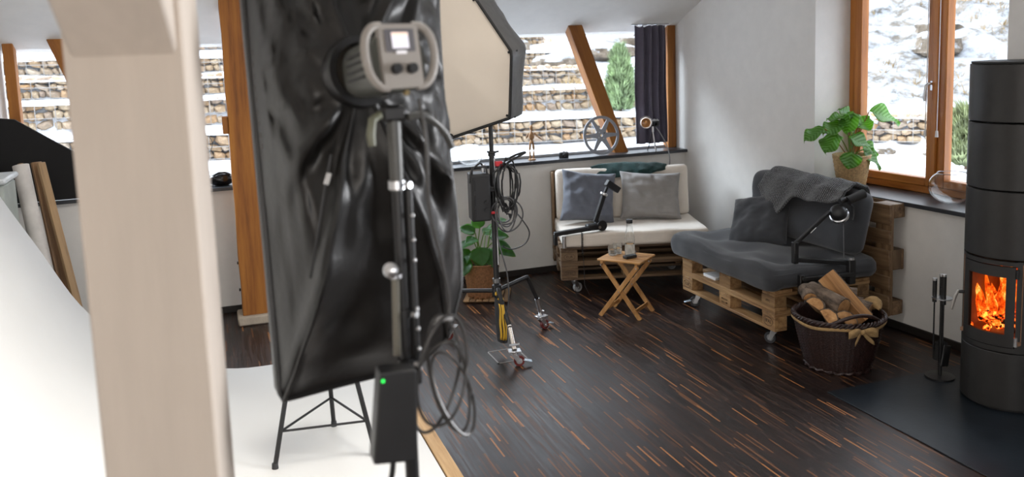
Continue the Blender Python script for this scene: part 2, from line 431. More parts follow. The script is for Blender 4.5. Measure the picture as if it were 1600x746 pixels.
# tall right window
wv_ = thing('window_2', 'tall wooden framed window behind the sill plant, snowy hillside outside', 'window', (0, 0, 0)); wv_['kind'] = 'structure'
def wbox(u, v, z, du, dv, dz, nm, mt, par=None, ch=.006):
    return MB().box((u, v, z), (du, dv, dz), M=MW, ch=ch).build(nm, mt, par or wv_)
Z0, Z1 = .945, 2.62
wbox(1.835, .395, (Z0+Z1)/2, .07, .09, Z1-Z0, 'frame_stile', frame_wood(2)); wbox(3.415, .395, (Z0+Z1)/2, .07, .09, Z1-Z0, 'frame_stile', frame_wood(2))
wbox(2.625, .395, Z0+.03, 1.51, .09, .06, 'frame_rail', frame_wood(1)); wbox(2.625, .395, Z1-.03, 1.51, .09, .06, 'frame_rail', frame_wood(1))
for a, c in ((1.868, 2.64), (2.66, 3.385)):
    wbox(a+.035, .375, (Z0+Z1)/2, .07, .08, Z1-Z0-.11, 'sash_stile', frame_wood(2)); wbox(c-.035, .375, (Z0+Z1)/2, .07, .08, Z1-Z0-.11, 'sash_stile', frame_wood(2))
    wbox((a+c)/2, .375, Z0+.085, c-a-.14, .08, .06, 'sash_rail', frame_wood(1)); wbox((a+c)/2, .375, Z1-.085, c-a-.14, .08, .06, 'sash_rail', frame_wood(1))
    MB().box(((a+c)/2, .385, (Z0+Z1)/2), (c-a-.12, .012, Z1-Z0-.2), M=MW).build('pane', GLASSW, wv_, smooth=False)
wbox(2.65, .325, (Z0+Z1)/2, .045, .022, Z1-Z0-.12, 'cover_strip', frame_wood(2))
hb = wbox(2.62, .328, 1.74, .03, .012, .07, 'handle_plate', STEEL, ch=.003)
MB().tube([MW @ V(q) for q in ((2.62, .325, 1.755), (2.62, .285, 1.755), (2.612, .278, 1.74), (2.60, .276, 1.66), (2.605, .278, 1.63))], [.009, .009, .011, .011, .008], 10).build('handle', STEEL, hb)
WPL = mat('white_plastic', (.8, .8, .8), .4)
for u in (2.59, 2.69):
    c_ = MB().tube(smoothpath([MW @ V(q) for q in ((u, .31, 2.55), (u+.004, .305, 1.9), (u, .305, 1.42))], 6), .0035, 6).build('blind_cord', WPL, wv_)
    MB().cyl(MW @ V((u, .305, 1.42)), MW @ V((u, .305, 1.375)), .009, .012, 10).build('cord_weight', WPL, c_)

# whitewashed pillar in front, with its knee brace running up towards the camera
PW = mat('whitewashed_wood', (.61, .53, .455), .75, var=.05, vscale=3, bump=.1, bscale=8, scale=(6, 6, .7))
t = thing('white_pillar', 'whitewashed square pillar with a knee brace, close at the left', 'pillar', (-.126, 1.92, 0), math.radians(-9)); t['kind'] = 'structure'
MB().box((0, 0, 1.95), (.222, .19, 3.9), ch=.006).build('shaft', PW, t)
T = Matrix.Translation((0.0, -.10+.02, 2.145)) @ Matrix.Rotation(math.radians(45), 4, 'X')
MB().box((0, 0, .62), (.195, .15, 1.5), M=Matrix.Translation((0, -.03, 2.16)) @ Matrix.Rotation(math.radians(45), 4, 'X'), ch=.006).build('knee_brace', PW, t)

# slate hearth plate
struct(MB().box((4.0, 3.32, .004), (1.27, 1.42, .008), ch=.002).build('trim_7', mat('hearth_steel', (.010, .014, .019), .36, var=.4, vscale=4, bump=.05, bscale=30, spec=.35)), 'dark blue-black hearth plate under the stove', 'hearth plate')
# floor socket hatch
t = thing('floor_hatch', 'flush metal framed floor socket lid beside the stand wheel', 'floor hatch', (1.835, 5.445, 0)); t['kind'] = 'structure'
hm = mat('hatch_frame', (.20, .19, .18), .4)
for c, d in (((-.105, 0), (.010, .25)), ((.105, 0), (.010, .25)), ((0, .12), (.22, .010)), ((0, -.12), (.22, .010))):
    MB().box((c[0], c[1], .002), (d[0], d[1], .004)).build('frame_bar', hm, t, smooth=False)
MB().box((0, 0, .001), (.20, .23, .002)).build('lid', FL, t, smooth=False)

# ================================================================== OUTSIDE: terraces, hillside
def s_of(x, y): return max(y, .68*(x-6.5)+.73*(y-12)+12)
FACES = [12.0, 13.4, 14.8, 16.2, 17.6, 19.0]
BASES = [.70, 1.07, 1.46, 1.80, 2.22, 2.62]
GHS = [.36, .38, .29, .27, .33, .35]
def wildness(x, y): return min(1, max(0, (x-6.7)/2.2))
def g_h(x, y):
    s = s_of(x, y)
    if s < 11.9: z = .40 + .31*max(0, (s-8.0))/3.9
    else:
        z = BASES[0]
        for k in range(6):
            if s >= FACES[k]+.12:
                top = BASES[k]+GHS[k]-.01; nxt = (BASES[k+1], FACES[k+1]) if k < 5 else None
                if nxt: z = top + (nxt[0]-top)*min(1, (s-FACES[k]-.12)/(nxt[1]-FACES[k]-.12))
                else: z = top + .25*(s-FACES[k]-.12)
        wl = wildness(x, y)
        if s > 13.2 and wl > 0:
            zn = 1.08 + .34*(s-13.2)
            z = z*(1-wl)+zn*wl
    z += .05*nz(x, y, 0, .8)*(1 if s > 8.5 else 0)
    if s > 13.5: z += wildness(x, y)*(.35*nz(x, y, 3, .7)+.18*nz(x, y, 5, 2.2))
    if y < 8.2 and x < 5.6: z = min(z, .4)
    return z + .020*(5-x)*(1 if s > 10 else max(0, (s-8)/2))
m = MB()
XS = [-14+.28*i for i in range(150)]
YS = [7.8-6+.28*i for i in range(22)]; y = YS[-1]
YS = []
y = -1.0
while y < 34:
    YS.append(y); y += .16 if 11.5 < y < 20 else .3
vs = []; fs = []
for yy in YS:
    for xx in XS: vs.append((xx, yy, g_h(xx, yy)))
nx = len(XS)
for j in range(len(YS)-1):
    for i in range(nx-1):
        if XS[i+1] < 5.35 and YS[j+1] < 8.0: continue
        fs.append((j*nx+i, j*nx+i+1, (j+1)*nx+i+1, (j+1)*nx+i))
m.add(vs, fs)
me_o = m.build('ground', None)
at = me_o.data.attributes.new('wild', 'FLOAT', 'POINT')
for i, vtx in enumerate(me_o.data.vertices):
    sv = s_of(vtx.co.x, vtx.co.y); at.data[i].value = (wildness(vtx.co.x, vtx.co.y)*(1 if sv > 13.3 else 0) if vtx.co.z > .9 else -.3)
me_o.data.materials.append(snow_mat())
struct(me_o, 'snow covered terraced hillside with bare rock and grass patches', 'hillside')

def px_of(p):
    d = V(p)-V((0, 0, CAM_H)); c = d.dot(fw)
    return (800+FPX*d.dot(rt)/c, CPY-FPX*d.dot(up)/c) if c > .1 else (-999, -999)
def in_view(p):
    x, y = px_of(p)
    if not -10 < y < 300: return False
    return -12 < x < 112 or 300 < x < 352 or 700 < x < 1000 or 1340 < x < 1530
rock_var = []
for k in range(6):
    bm = bmesh.new(); bmesh.ops.create_icosphere(bm, subdivisions=1, radius=.5)
    rr = random.Random(k)
    for vv in bm.verts:
        vv.co = V([math.copysign(min(abs(c), .40), c) for c in vv.co])*rr.uniform(.95, 1.32)
    me = bpy.data.meshes.new('stone'); bm.to_mesh(me); bm.free(); rock_var.append(me)
def stone_mat():
    m, nt, b = _new('quarry_stone')
    oi = nt.nodes.new('ShaderNodeObjectInfo')
    geo = nt.nodes.new('ShaderNodeNewGeometry')
    fac = _math(nt, 'FRACT', _math(nt, 'ADD', oi.outputs['Random'], geo.outputs['Random Per Island']))
    c = _ramp(nt, fac, [(0, (.24, .155, .085)), (.25, (.36, .255, .155)), (.5, (.44, .345, .235)), (.72, (.29, .22, .165)), (.86, (.48, .40, .31)), (1, (.38, .225, .105))])
    n = _noise(nt, _tc(nt, coord='Generated'), 4, 5)
    mx = nt.nodes.new('ShaderNodeMix'); mx.data_type = 'RGBA'; mx.blend_type = 'MULTIPLY'; mx.inputs[0].default_value = 1
    nt.links.new(c, mx.inputs[6]); nt.links.new(_ramp(nt, n, [(.3, (.6, .6, .6)), (.7, (1.1, 1.1, 1.1))]), mx.inputs[7])
    nt.links.new(mx.outputs[2], b.inputs['Base Color']); b.inputs['Roughness'].default_value = .9
    return m
QS = stone_mat()
for me in rock_var: me.materials.append(QS)
SN = mat('fresh_snow', (.78, .80, .84), .8, var=.03, bump=.3, bscale=12)
WIRE = mat('gabion_wire', (.33, .32, .31), .5, metal=.6)
ordn = ['lowest', 'second lowest', 'third lowest', 'fourth lowest', 'fifth lowest', 'topmost']
RNG = random.Random(11)
for k in range(6):
    t = thing('gabion_wall', f'{ordn[k]} of the gabion stone walls terracing the slope behind the ribbon window', 'gabion wall', (0, FACES[k], BASES[k]), 0, 'terrace gabion walls')
    if k == 0: path = [(-8, 12.0), (6.5, 12.0), (10.2, 8.55), (12.5, 6.4)]
    elif k == 1: path = [(-8, FACES[k]), (7.6, FACES[k])]
    elif k == 2: path = [(-8, FACES[k]), (6.6, FACES[k])]
    else: path = [(-8, FACES[k]), (7.3-.35*(k-3), FACES[k])]
    rest = MB(); wires = MB(); snow = MB(); nview = 0
    for a, c in zip(path[:-1], path[1:]):
        a = V((*a, 0)); c = V((*c, 0)); L = (c-a).length; dr = (c-a)/L; nr = V((dr.y, -dr.x, 0))   # towards the house
        z = 0; row = 0; GH = GHS[k]
        while z < GH-.03:
            rh = RNG.uniform(.085, .15); x = 0
            while x < L:
                wd = RNG.uniform(.07, .23)
                q = a+dr*(x+wd/2)+nr*RNG.uniform(-.015, .02); q.z = BASES[k] + .02*(5-q.x) + z + rh/2 + RNG.uniform(-.012, .012)
                dm = (wd*1.10, .18, rh*RNG.uniform(1.0, 1.3))
                rot = Matrix.Rotation(math.atan2(dr.y, dr.x), 4, 'Z') @ Matrix.Rotation(RNG.uniform(-.4, .4), 4, 'Y')
                T = Matrix.Translation(q-V((0, FACES[k], BASES[k]))) @ rot @ Matrix.Diagonal((*dm, 1))
                mv = RNG.choice(rock_var)
                if in_view(q) and nview < 298:
                    o = bpy.data.objects.new('stone', mv); COL.objects.link(o); o.parent = t; o.matrix_local = T; nview += 1
                else:
                    rest.add([vv.co for vv in mv.vertices], [tuple(p.vertices) for p in mv.polygons], T)
                x += wd
            z += rh
        off = V((0, FACES[k], BASES[k]))
        n = int(L/.25)
        for i in range(n+1):
            q = a+dr*(L*i/n)+nr*.11; zb = BASES[k]+.02*(5-q.x)
            wires.tube([q+V((0, 0, zb))-off, q+V((0, 0, zb+GH))-off], .005, 4)
        for zz in (.02, .18, GH):
            p, q = a+nr*.11, c+nr*.11
            wires.tube([p+V((0, 0, BASES[k]+.02*(5-p.x)+zz))-off, q+V((0, 0, BASES[k]+.02*(5-q.x)+zz))-off], .005, 4)
        def capf(uu, vv, a=a, dr=dr, nr=nr, L=L, off=off):
            q = a+dr*(L*uu)+nr*(.10-.45*vv)
            zz = BASES[k]+.02*(5-q.x)+GH+.035*math.sin(PI*min(1, vv*1.6+.08))+.018*nz(q.x, q.y, k, 3)-(.03 if vv == 0 else 0)
            return V((q.x, q.y, zz))-off
        snow.grid(capf, max(8, int(L/.15)), 6)
    tag(rest.build('stone_fill', QS, t, smooth=False), kind='stuff')
    wires.build('wire_basket', WIRE, t, smooth=False)
    snow.build('snow_cap', SN, t)
def boulder_mat():
    if 'boulder_rock' in MATS: return MATS['boulder_rock']
    m, nt, b = _new('boulder_rock'); vec = _tc(nt)
    geo = nt.nodes.new('ShaderNodeNewGeometry'); sp = nt.nodes.new('ShaderNodeSeparateXYZ'); nt.links.new(geo.outputs['Normal'], sp.inputs[0])
    n = _noise(nt, vec, 5, 7, .75)
    rock = _ramp(nt, n, [(.3, (.06, .048, .036)), (.5, (.16, .125, .09)), (.7, (.25, .21, .165))])
    f = _ramp(nt, _math(nt, 'ADD', sp.outputs['Z'], _math(nt, 'MULTIPLY', n, 1.0)), [(.98, (0, 0, 0)), (1.12, (1, 1, 1))]) if False else _ramp(nt, _math(nt, 'MULTIPLY', _math(nt, 'ADD', sp.outputs['Z'], n), .6), [(.56, (0, 0, 0)), (.66, (1, 1, 1))])
    mx = nt.nodes.new('ShaderNodeMix'); mx.data_type = 'RGBA'; nt.links.new(f, mx.inputs[0]); nt.links.new(rock, mx.inputs[6]); mx.inputs[7].default_value = (.36, .385, .42, 1)
    nt.links.new(mx.outputs[2], b.inputs['Base Color']); b.inputs['Roughness'].default_value = .9; _bump(nt, b, n, .8, .08)
    return m
# boulders and ledges on the natural part of the slope
for k, (x, y, sx, sy, sz, rz, lab) in enumerate([
    (6.55, 15.5, .95, .6, .36, .1, 'broad ochre boulder on the slope left of the juniper'), (7.75, 15.6, .8, .5, .30, -.2, 'ochre ledge rock half behind the diagonal timber brace'),
    (5.4, 15.5, .6, .4, .28, .3, 'grey snow dusted rock above the terraces, left of the brace'), (8.1, 14.3, .5, .4, .26, .5, 'low tan rock right of the juniper'),
    (8.7, 16.2, .9, .5, .32, .1, 'long pale rock ledge high above the juniper'), (6.0, 16.9, .7, .5, .34, -.1, 'pale rounded rock at the top of the slope view'),
    (12.2, 11.9, .7, .6, .40, .7, 'brown rock outcrop in the left pane of the tall window'), (13.0, 12.6, .9, .6, .38, .4, 'upper brown outcrop in the left pane of the tall window'),
    (14.6, 12.0, .8, .6, .35, .2, 'grassy rock ledge in the right pane of the tall window'), (13.6, 10.6, .6, .5, .28, .9, 'low rock in the right pane of the tall window'),
    (8.35, 8.95, .22, .2, .12, .3, 'small field stone low in the tall window, on snow'), (8.75, 8.5, .28, .22, .13, 1.0, 'larger field stone low in the tall window, on snow')]):
    def bf(u, v, k=k):
        a = 2*PI*u; p = PI*v; q = V((math.sin(p)*math.cos(a), math.sin(p)*math.sin(a), math.cos(p)))
        q = V([math.copysign(abs(c)**.75, c) for c in q])
        return q*(1+.22*nz(q.x+k*7, q.y, q.z, 1.6)+.10*nz(q.x, q.y+k*5, q.z, 4))
    o = MB().grid(bf, 26, 14, wrap_u=True, M=Matrix.Diagonal((sx*.62, sy*.62, sz*.62, 1))).build('boulder', boulder_mat(), angle=25)
    o.location = (x, y, g_h(x, y)+sz*.12); o.rotation_euler = (0, .06, rz); tag(o, lab, 'boulder', 'rocks on the snowy slope')
# dry grass tufts breaking through the snow
g = MB(); RG = random.Random(5)
for k in range(900):
    if k < 500: x, y = RG.uniform(5.0, 9.5), RG.uniform(13.6, 18)
    else: x, y = RG.uniform(10.5, 17), RG.uniform(9.5, 15)
    if s_of(x, y) < 13.3 or nz(x, y, 0, .6) < .05: continue
    z = g_h(x, y)
    for q in range(6):
        dx, dy = RG.uniform(-.14, .14), RG.uniform(-.14, .14); hh = RG.uniform(.06, .2)
        g.add([(x+dx*.4-.008, y+dy*.4, z-.02), (x+dx*.4+.008, y+dy*.4, z-.02), (x+dx*1.5, y+dy*1.5, z+hh)], [(0, 1, 2)])
tag(g.build('dry_grass', mat('straw_grass', (.34, .24, .11), .9, var=.4, vscale=2), smooth=False), 'dry straw coloured grass poking through the snow on the slope', 'grass', kind='stuff')
# evergreen shrubs
def shrub(loc, h, r, n, label, col, seed, cone=True):
    rr = random.Random(seed); t = thing('juniper_shrub', label, 'shrub', loc)
    MB().tube([(0, 0, -.05), (.01, 0, h*.5), (0, .01, h*.92)], [.03, .02, .006], 6).build('trunk', oldpine(2), t)
    f = MB()
    for k in range(n):
        z = rr.random()**1.1*h; tt = z/h
        rad = r*(max(0, 1-tt**2.2)**.7*(.75+.25*min(1, tt*4)) if cone else math.sqrt(max(0, 1-(tt*1.9-.9)**2)))*(.85+.3*rr.random())
        a = rr.uniform(0, 2*PI); d = rad*math.sqrt(rr.uniform(.25, 1))
        p = V((d*math.cos(a), d*math.sin(a), z)); o = V((math.cos(a)*.5, math.sin(a)*.5, rr.uniform(.6, 1.3))).normalized()
        sd = o.cross(V((rr.uniform(-1, 1), rr.uniform(-1, 1), rr.uniform(-1, 1)))).normalized(); L = rr.uniform(.07, .17)
        for q in (-1, 1):
            e = (o+sd*q*.6).normalized(); f.add([p-sd*.012, p+sd*.012, p+e*L], [(0, 1, 2)])
        f.add([p-sd*.018, p+sd*.018, p+o*L*1.3], [(0, 1, 2)])
    tag(f.build('foliage', mat('juniper_needles_'+str(seed), col, .8, var=.7, vscale=9), t, smooth=False), kind='stuff')
shrub((6.55, 13.0, 1.04), 1.0, .21, 2300, 'green juniper shrub on the terrace between brace and curtain', (.20, .27, .13), 3)
shrub((8.3, 7.6, .58),   .62, .26, 1500, 'low evergreen bush seen through the tall window beside the stove', (.22, .25, .12), 4, cone=False)

# ================================================================== helpers for furniture
def rounded(dx, dy, dz, r, n=14, fn=None, M=None):
    """closed rounded slab centred on 0; fn(p, nrm) -> displacement vector"""
    m = MB(); h = V((dx/2, dy/2, dz/2)); r = min(r, *(x*.98 for x in h))
    def mapc(t, L):      # denser near the edges
        return math.sin(t*PI/2)*.75+t*.25
    def pt(p):
        P = V((mapc(p[0], 0)*h.x, mapc(p[1], 0)*h.y, mapc(p[2], 0)*h.z))
        I = V([max(-(h[i]-r), min(h[i]-r, P[i])) for i in range(3)]); D = P-I
        nrm = D.normalized() if D.length > 1e-6 else V([p[i] if abs(p[i]) > .999 else 0 for i in range(3)]).normalized()
        if D.length > 1e-6: P = I+nrm*r
        return P+(fn(P, nrm) if fn else V())
    for a in range(3):
        o = [k for k in range(3) if k != a]
        for sg in (-1, 1):
            def f(u, v):
                p = [0, 0, 0]; p[a] = sg; p[o[0]] = u*2-1; p[o[1]] = v*2-1; return pt(p)
            m.grid(f, n, n, M=M)
    return m
def pillow(wd, ht, th, M, seed=0, wr=.012, n=22):
    m = MB()
    for sg in (-1, 1):
        def f(u, v):
            x, y = u*2-1, v*2-1
            e = max(0, (1-abs(x)**3.2)*(1-abs(y)**3.2))**.55
            k = 1-.11*(1-x*x)*abs(y)**2.5; k2 = 1-.11*(1-y*y)*abs(x)**2.5
            z = sg*th/2*e
            z += (wr*nz(x*1.5+seed, y*2.6, sg, 1.6)+wr*.6*nz(x*4+y*3, y*2-x*3, seed, 1.5))*min(1, e*1.8)
            return (x*k2*wd/2, y*k*ht/2, z)
        m.grid(f, n, n, M=M)
    return m
def long_axis(d, M=None):
    v = V(d); k = max(range(3), key=lambda i: v[i])
    if M is None: return k
    e = V((0, 0, 0)); e[k] = 1; e = M.to_3x3() @ e
    return max(range(3), key=lambda i: abs(e[i]))
def pallet(par, M, wd=pine, stamps=()):
    """EUR pallet: x 1.2 long, y 0.8 wide, z 0.144 high"""
    RP = random.Random(int(M.translation.x*1000+M.translation.z*77))
    def pc(nm, c, d):
        j = V((RP.uniform(-.002, .002), RP.uniform(-.002, .002), 0))
        return MB().box(V(c)+j, d, M=M, ch=.003).build(nm, wd(long_axis(d, M)), par)
    y = 0
    for wy in (.145, .1, .145, .1, .145): pc('deck_board', (.6, y+wy/2, .133), (1.2, wy, .022)); y += wy+.04125
    xc = (.0725, .6, 1.1275)
    for x in xc: pc('stringer_board', (x, .4, .111), (.145, .8, .022))
    for x in xc:
        for yy, wy in ((.05, .1), (.4, .145), (.75, .1)): pc('block', (x, yy, .061), (.143, wy, .078))
    for yy, wy in ((.05, .1), (.4, .145), (.75, .1)): pc('skid_board', (.6, yy, .011), (1.2, wy, .022))
INK = mat('burnt_brand', (.05, .028, .015), .8, var=.3)
def stamp(par, txt, size, M, oval=True):
    me = text_mesh(txt, size); o = bpy.data.objects.new('stamp', me); COL.objects.link(o); o.parent = par; o.matrix_local = M; me.materials.append(INK)
    if oval:
        MB().tube([(size*1.45*math.cos(a), size*.85*math.sin(a), 0) for a in [2*PI*k/28 for k in range(28)]], .0014, 5, closed=True, M=M).build('stamp_ring', INK, par)
def caster(par, x, y, ztop, rz=0, wheel=RUBBER, brake=False, r=.045, rim=None):
    T = Matrix.Translation((x, y, 0)) @ Matrix.Rotation(rz, 4, 'Z')
    f = MB(); f.box((0, 0, ztop-.004), (.085, .07, .008), M=T, ch=.002); f.cyl((0, 0, ztop-.03), (0, 0, ztop-.008), .022, seg=14, M=T)
    for s in (-1, 1):
        f.prism([(-.022, ztop-.03), (.022, ztop-.03), (.045, r-.012), (.02, r-.014)], s*.019-.0015, s*.019+.0015, M=T @ Matrix.Rotation(PI/2, 4, 'X'))
    fo = f.build('caster_fork', STEEL, par)
    W = T @ Matrix.Translation((.03, 0, r)) @ Matrix.Rotation(PI/2, 4, 'X')
    wo = MB().lathe([(r*.58, -.014), (r*.94, -.014), (r, -.007), (r, .007), (r*.94, .014), (r*.58, .014)], 24, W, closed=True).build('wheel', wheel, fo)
    MB().lathe([(.001, -.010), (r*.35, -.012), (r*.58, -.010), (r*.58, .010), (r*.35, .012), (.001, .010)], 20, W).build('wheel_hub', rim or mat('grey_hub', (.30, .31, .32), .4, metal=.3), fo)
    MB().cyl((.03, -.024, r), (.03, .024, r), .006, seg=8, M=T).build('axle', STEEL, fo)
    if brake:
        MB().box((.075, 0, r*1.5), (.06, .035, .007), M=T @ Matrix.Rotation(.25, 4, 'Y'), ch=.002).build('brake_pedal', mat('brake_tab', (.55, .65, .75), .35, metal=.6), fo)

# ================================================================== DARK PALLET SOFA
def axm(x, y, z, o): return Matrix(((x[0], y[0], z[0], o[0]), (x[1], y[1], z[1], o[1]), (x[2], y[2], z[2], o[2]), (0, 0, 0, 1)))
ds = thing('pallet_sofa', 'low sofa frame of stacked pine pallets on wheels, under the charcoal futon', 'sofa', (3.525, 4.75, 0))
for z in (.13, .274): pallet(ds, axm((0, 1, 0), (-1, 0, 0), (0, 0, 1), (.80, 0, z)))
pallet(ds, Matrix.Translation((1.045, -.06, .135)) @ Matrix.Rotation(WT, 4, 'Z') @ axm((0, 1, 0), (0, 0, 1), (-1, 0, 0), (0, 0, 0)), oldpine)
for x, y, rz, br in ((.09, .12, 2.2, False), (.09, 1.10, 2.6, True), (.70, .12, -.6, False), (.70, 1.08, .4, False)): caster(ds, x, y, .13, rz, brake=br, r=.042)
SX = -.0022
def sm(y, z): return Matrix.Translation((SX, y, z)) @ axm((0, -1, 0), (0, 0, 1), (-1, 0, 0), (0, 0, 0))
stamp(ds, 'EPAL', .036, sm(.0725, .191)); stamp(ds, 'EUR', .034, sm(1.1275, .191))
stamp(ds, 'DB 5714', .022, sm(.6, .205), False); stamp(ds, '162-1-98', .022, sm(.6, .18), False)
stamp(ds, 'IPPC', .026, sm(.0725, .335), False)
CHAR = mat('charcoal_cotton', (.027, .029, .034), .85, var=.12, vscale=14, bump=.25, bscale=220, sheen=.25)
def futon_fn(P, n):
    d = V()
    tuft = 0
    for tx in (-.22, .18):
        for ty in (-.42, 0, .42):
            r2 = ((P.x-tx)**2+(P.y-ty)**2)/.012; tuft += math.exp(-r2)
    if n.z > .3: d.z += -.065*tuft + .02*math.cos(P.x*7)*math.cos(P.y*7.4)+.016*nz(P.x, P.y, 0, 5)+.008*nz(P.x*1.0, P.y*.4, 3, 16)
    if P.x < -.2 and n.z > -.2: d.z += .015
    if abs(n.z) < .8: d += n*(.014*nz(P.x*3, P.y*3, P.z, 2)+.010*nz(P.y*2, P.z*9, P.x, 3)+.010)
    if n.z < -.3 and P.x < -.38: d.z -= .015
    return d
o = rounded(.90, 1.34, .155, .075, 22, futon_fn).build('seat_futon', CHAR, loc=(3.905, 5.375, .4995), subsurf=1); tag(o, 'thick tufted charcoal futon lying on the pine pallet sofa', 'futon')
def backf(P, n):
    d = V((0, 0, .012*nz(P.y*4, P.z*4, 1)))
    if n.x < 0: d.x += -.03*math.cos(P.y*2.0)+.025*math.exp(-((P.z)/.06)**2)-.02*nz(P.y, P.z, 2, 4)
    d.z += .02*math.sin(P.y*4+1)*(1 if P.z > 0 else 0)
    return d
o = rounded(.19, 1.24, .48, .085, 20, backf).build('back_futon', CHAR, subsurf=1); o.location = (4.255, 5.36, .815); o.rotation_euler = (0, math.radians(14), 0)
tag(o, 'upright charcoal back futon leaning on the weathered pallet, under the knitted throw', 'futon')
T = Matrix.Translation((3.985, 5.56, .715)) @ Matrix.Rotation(math.radians(20), 4, 'Z') @ Matrix.Rotation(math.radians(-48), 4, 'Y') @ Matrix.Rotation(math.radians(16), 4, 'Z')
tag(pillow(.50, .52, .17, T, 3, .016).build('cushion', CHAR, subsurf=1), 'charcoal square cushion slumped against the back futon', 'cushion')
# knitted throw
KN = MATS.get('grey_knit')
m_, nt_, b_ = _new('grey_knit')
vec = _tc(nt_); wv1 = nt_.nodes.new('ShaderNodeTexWave'); wv1.bands_direction = 'Y'; wv1.inputs['Scale'].default_value = 22; wv1.inputs['Distortion'].default_value = 2.5; wv1.inputs['Detail Scale'].default_value = 6
nt_.links.new(vec, wv1.inputs['Vector'])
vo = nt_.nodes.new('ShaderNodeTexVoronoi'); vo.inputs['Scale'].default_value = 95; nt_.links.new(vec, vo.inputs['Vector'])
hh = _math(nt_, 'ADD', wv1.outputs['Fac'], _math(nt_, 'MULTIPLY', vo.outputs['Distance'], -.9))
nt_.links.new(_ramp(nt_, hh, [(.0, (.035, .037, .04)), (.5, (.10, .105, .11)), (1.0, (.19, .20, .205))]), b_.inputs['Base Color']); b_.inputs['Roughness'].default_value = .95; b_.inputs['Sheen Weight'].default_value = .3
_bump(nt_, b_, hh, .8, .008)
def throwf(u, v):
    y = 5.66-.86*u
    hang = .05+.24*math.exp(-((u-.24)/.17)**2)+.05*math.exp(-((u-.7)/.2)**2)
    pts = [(4.40, .93), (4.345, 1.055), (4.25, 1.078), (4.165, 1.03), (4.125-.35*hang, 1.02-hang)]
    t = v*(len(pts)-1); i = min(int(t), len(pts)-2); f = t-i; f2 = f*f*(3-2*f) if i < 3 else f
    x = pts[i][0]+(pts[i+1][0]-pts[i][0])*f; z = pts[i][1]+(pts[i+1][1]-pts[i][1])*f2
    k = .012*math.sin(u*24+v*3)+.014*nz(u*6, v*5, 2)
    y += .06*v*(1-u)-.05*v*u*.5
    return (x-.02-k*.6, y, z+.012+k*.7+.02*math.exp(-((u-.12)/.1)**2))
o = MB().grid(throwf, 48, 30).build('knitted_throw', MATS['grey_knit'], solid=.022, subsurf=1); tag(o, 'chunky grey knitted throw over the back of the charcoal sofa', 'blanket')
o = MB().box((3.63, 5.62, .302), (.13, .17, .03), ch=.004).build('white_booklet', WPL); tag(o, 'white booklet lying inside the upper pine pallet', 'booklet')

# swing arm with round lamp head clamped to the near end of the dark sofa
def arm_head(par, c, d, r, L):
    T = aim(c, d)
    h = MB().lathe([(.001, -.035), (r*.5, -.034), (r*.85, -.02), (r, 0), (r, .03), (r*.9, .038), (.001, .038)], 24, T).build('lamp_head', BLACK, par)
    MB().lathe([(r*.98, .028), (r*1.12, .034), (r*1.12, .052), (r*.98, .056)], 24, T, closed=True).build('chrome_ring', STEEL, h)
    return h
t = thing('swing_arm_lamp', 'black swing-arm lamp with a silver ring, bracketed to the near end of the charcoal sofa', 'lamp', (3.70, 4.69, .42))
def L(p): return V(p)-V((3.70, 4.69, .42))
def bar(a, c, wdt, ht, nm, mt=BLACK, par=None):
    a = V(a); c = V(c); d = c-a
    return MB().box((0, 0, 0), (wdt, ht, d.length), M=Matrix.Translation((a+c)/2) @ d.to_track_quat('Z', 'Y').to_matrix().to_4x4(), ch=.004).build(nm, mt, par)
bar(L((3.67, 4.668, .505)), L((4.10, 4.668, .49)), .045, .028, 'clamp_rail', par=t)
bar(L((3.672, 4.668, .40)), L((3.672, 4.668, .535)), .03, .035, 'clamp_jaw', par=t)
bar(L((4.09, 4.672, .42)), L((4.09, 4.672, .59)), .055, .04, 'clamp_jaw', par=t)
MB().cyl(L((4.09, 4.672, .59)), L((4.09, 4.672, .606)), .022, seg=16).build('chrome_cap', STEEL, t)
bar(L((4.08, 4.69, .565)), L((3.70, 4.76, .615)), .03, .03, 'lower_arm', par=t)
bar(L((3.695, 4.76, .59)), L((3.695, 4.76, .74)), .035, .04, 'elbow_post', par=t)
bar(L((3.70, 4.76, .73)), L((3.965, 4.74, .925)), .026, .026, 'upper_arm', par=t)
bar(L((3.80, 4.733, .795)), L((3.845, 4.73, .83)), .006, .006, 'label_strip', WPL, par=t)
arm_head(t, L((4.015, 4.72, .925)), (.62, .35, -.7), .058, 0)
MB().cyl(L((4.03, 4.72, .995)), L((4.11, 4.72, 1.01)), .018, seg=12).build('head_joint', BLACK, t)
MB().cyl(L((4.085, 4.71, .995)), L((4.215, 4.70, 1.035)), .029, .032, seg=20).build('grip', BLACK, t)
MB().tube([L(q) for q in ((4.10, 4.71, .98), (4.135, 4.705, .94), (4.13, 4.70, .89), (4.12, 4.70, .86))], .008, 8).build('cable_stub', BLACK, t)
MB().tube([L(q) for q in ((4.045, 4.70, .87), (4.045, 4.69, .60))], .0035, 6).build('hanging_cord', mat('grey_cord', (.10, .10, .105), .6), t)

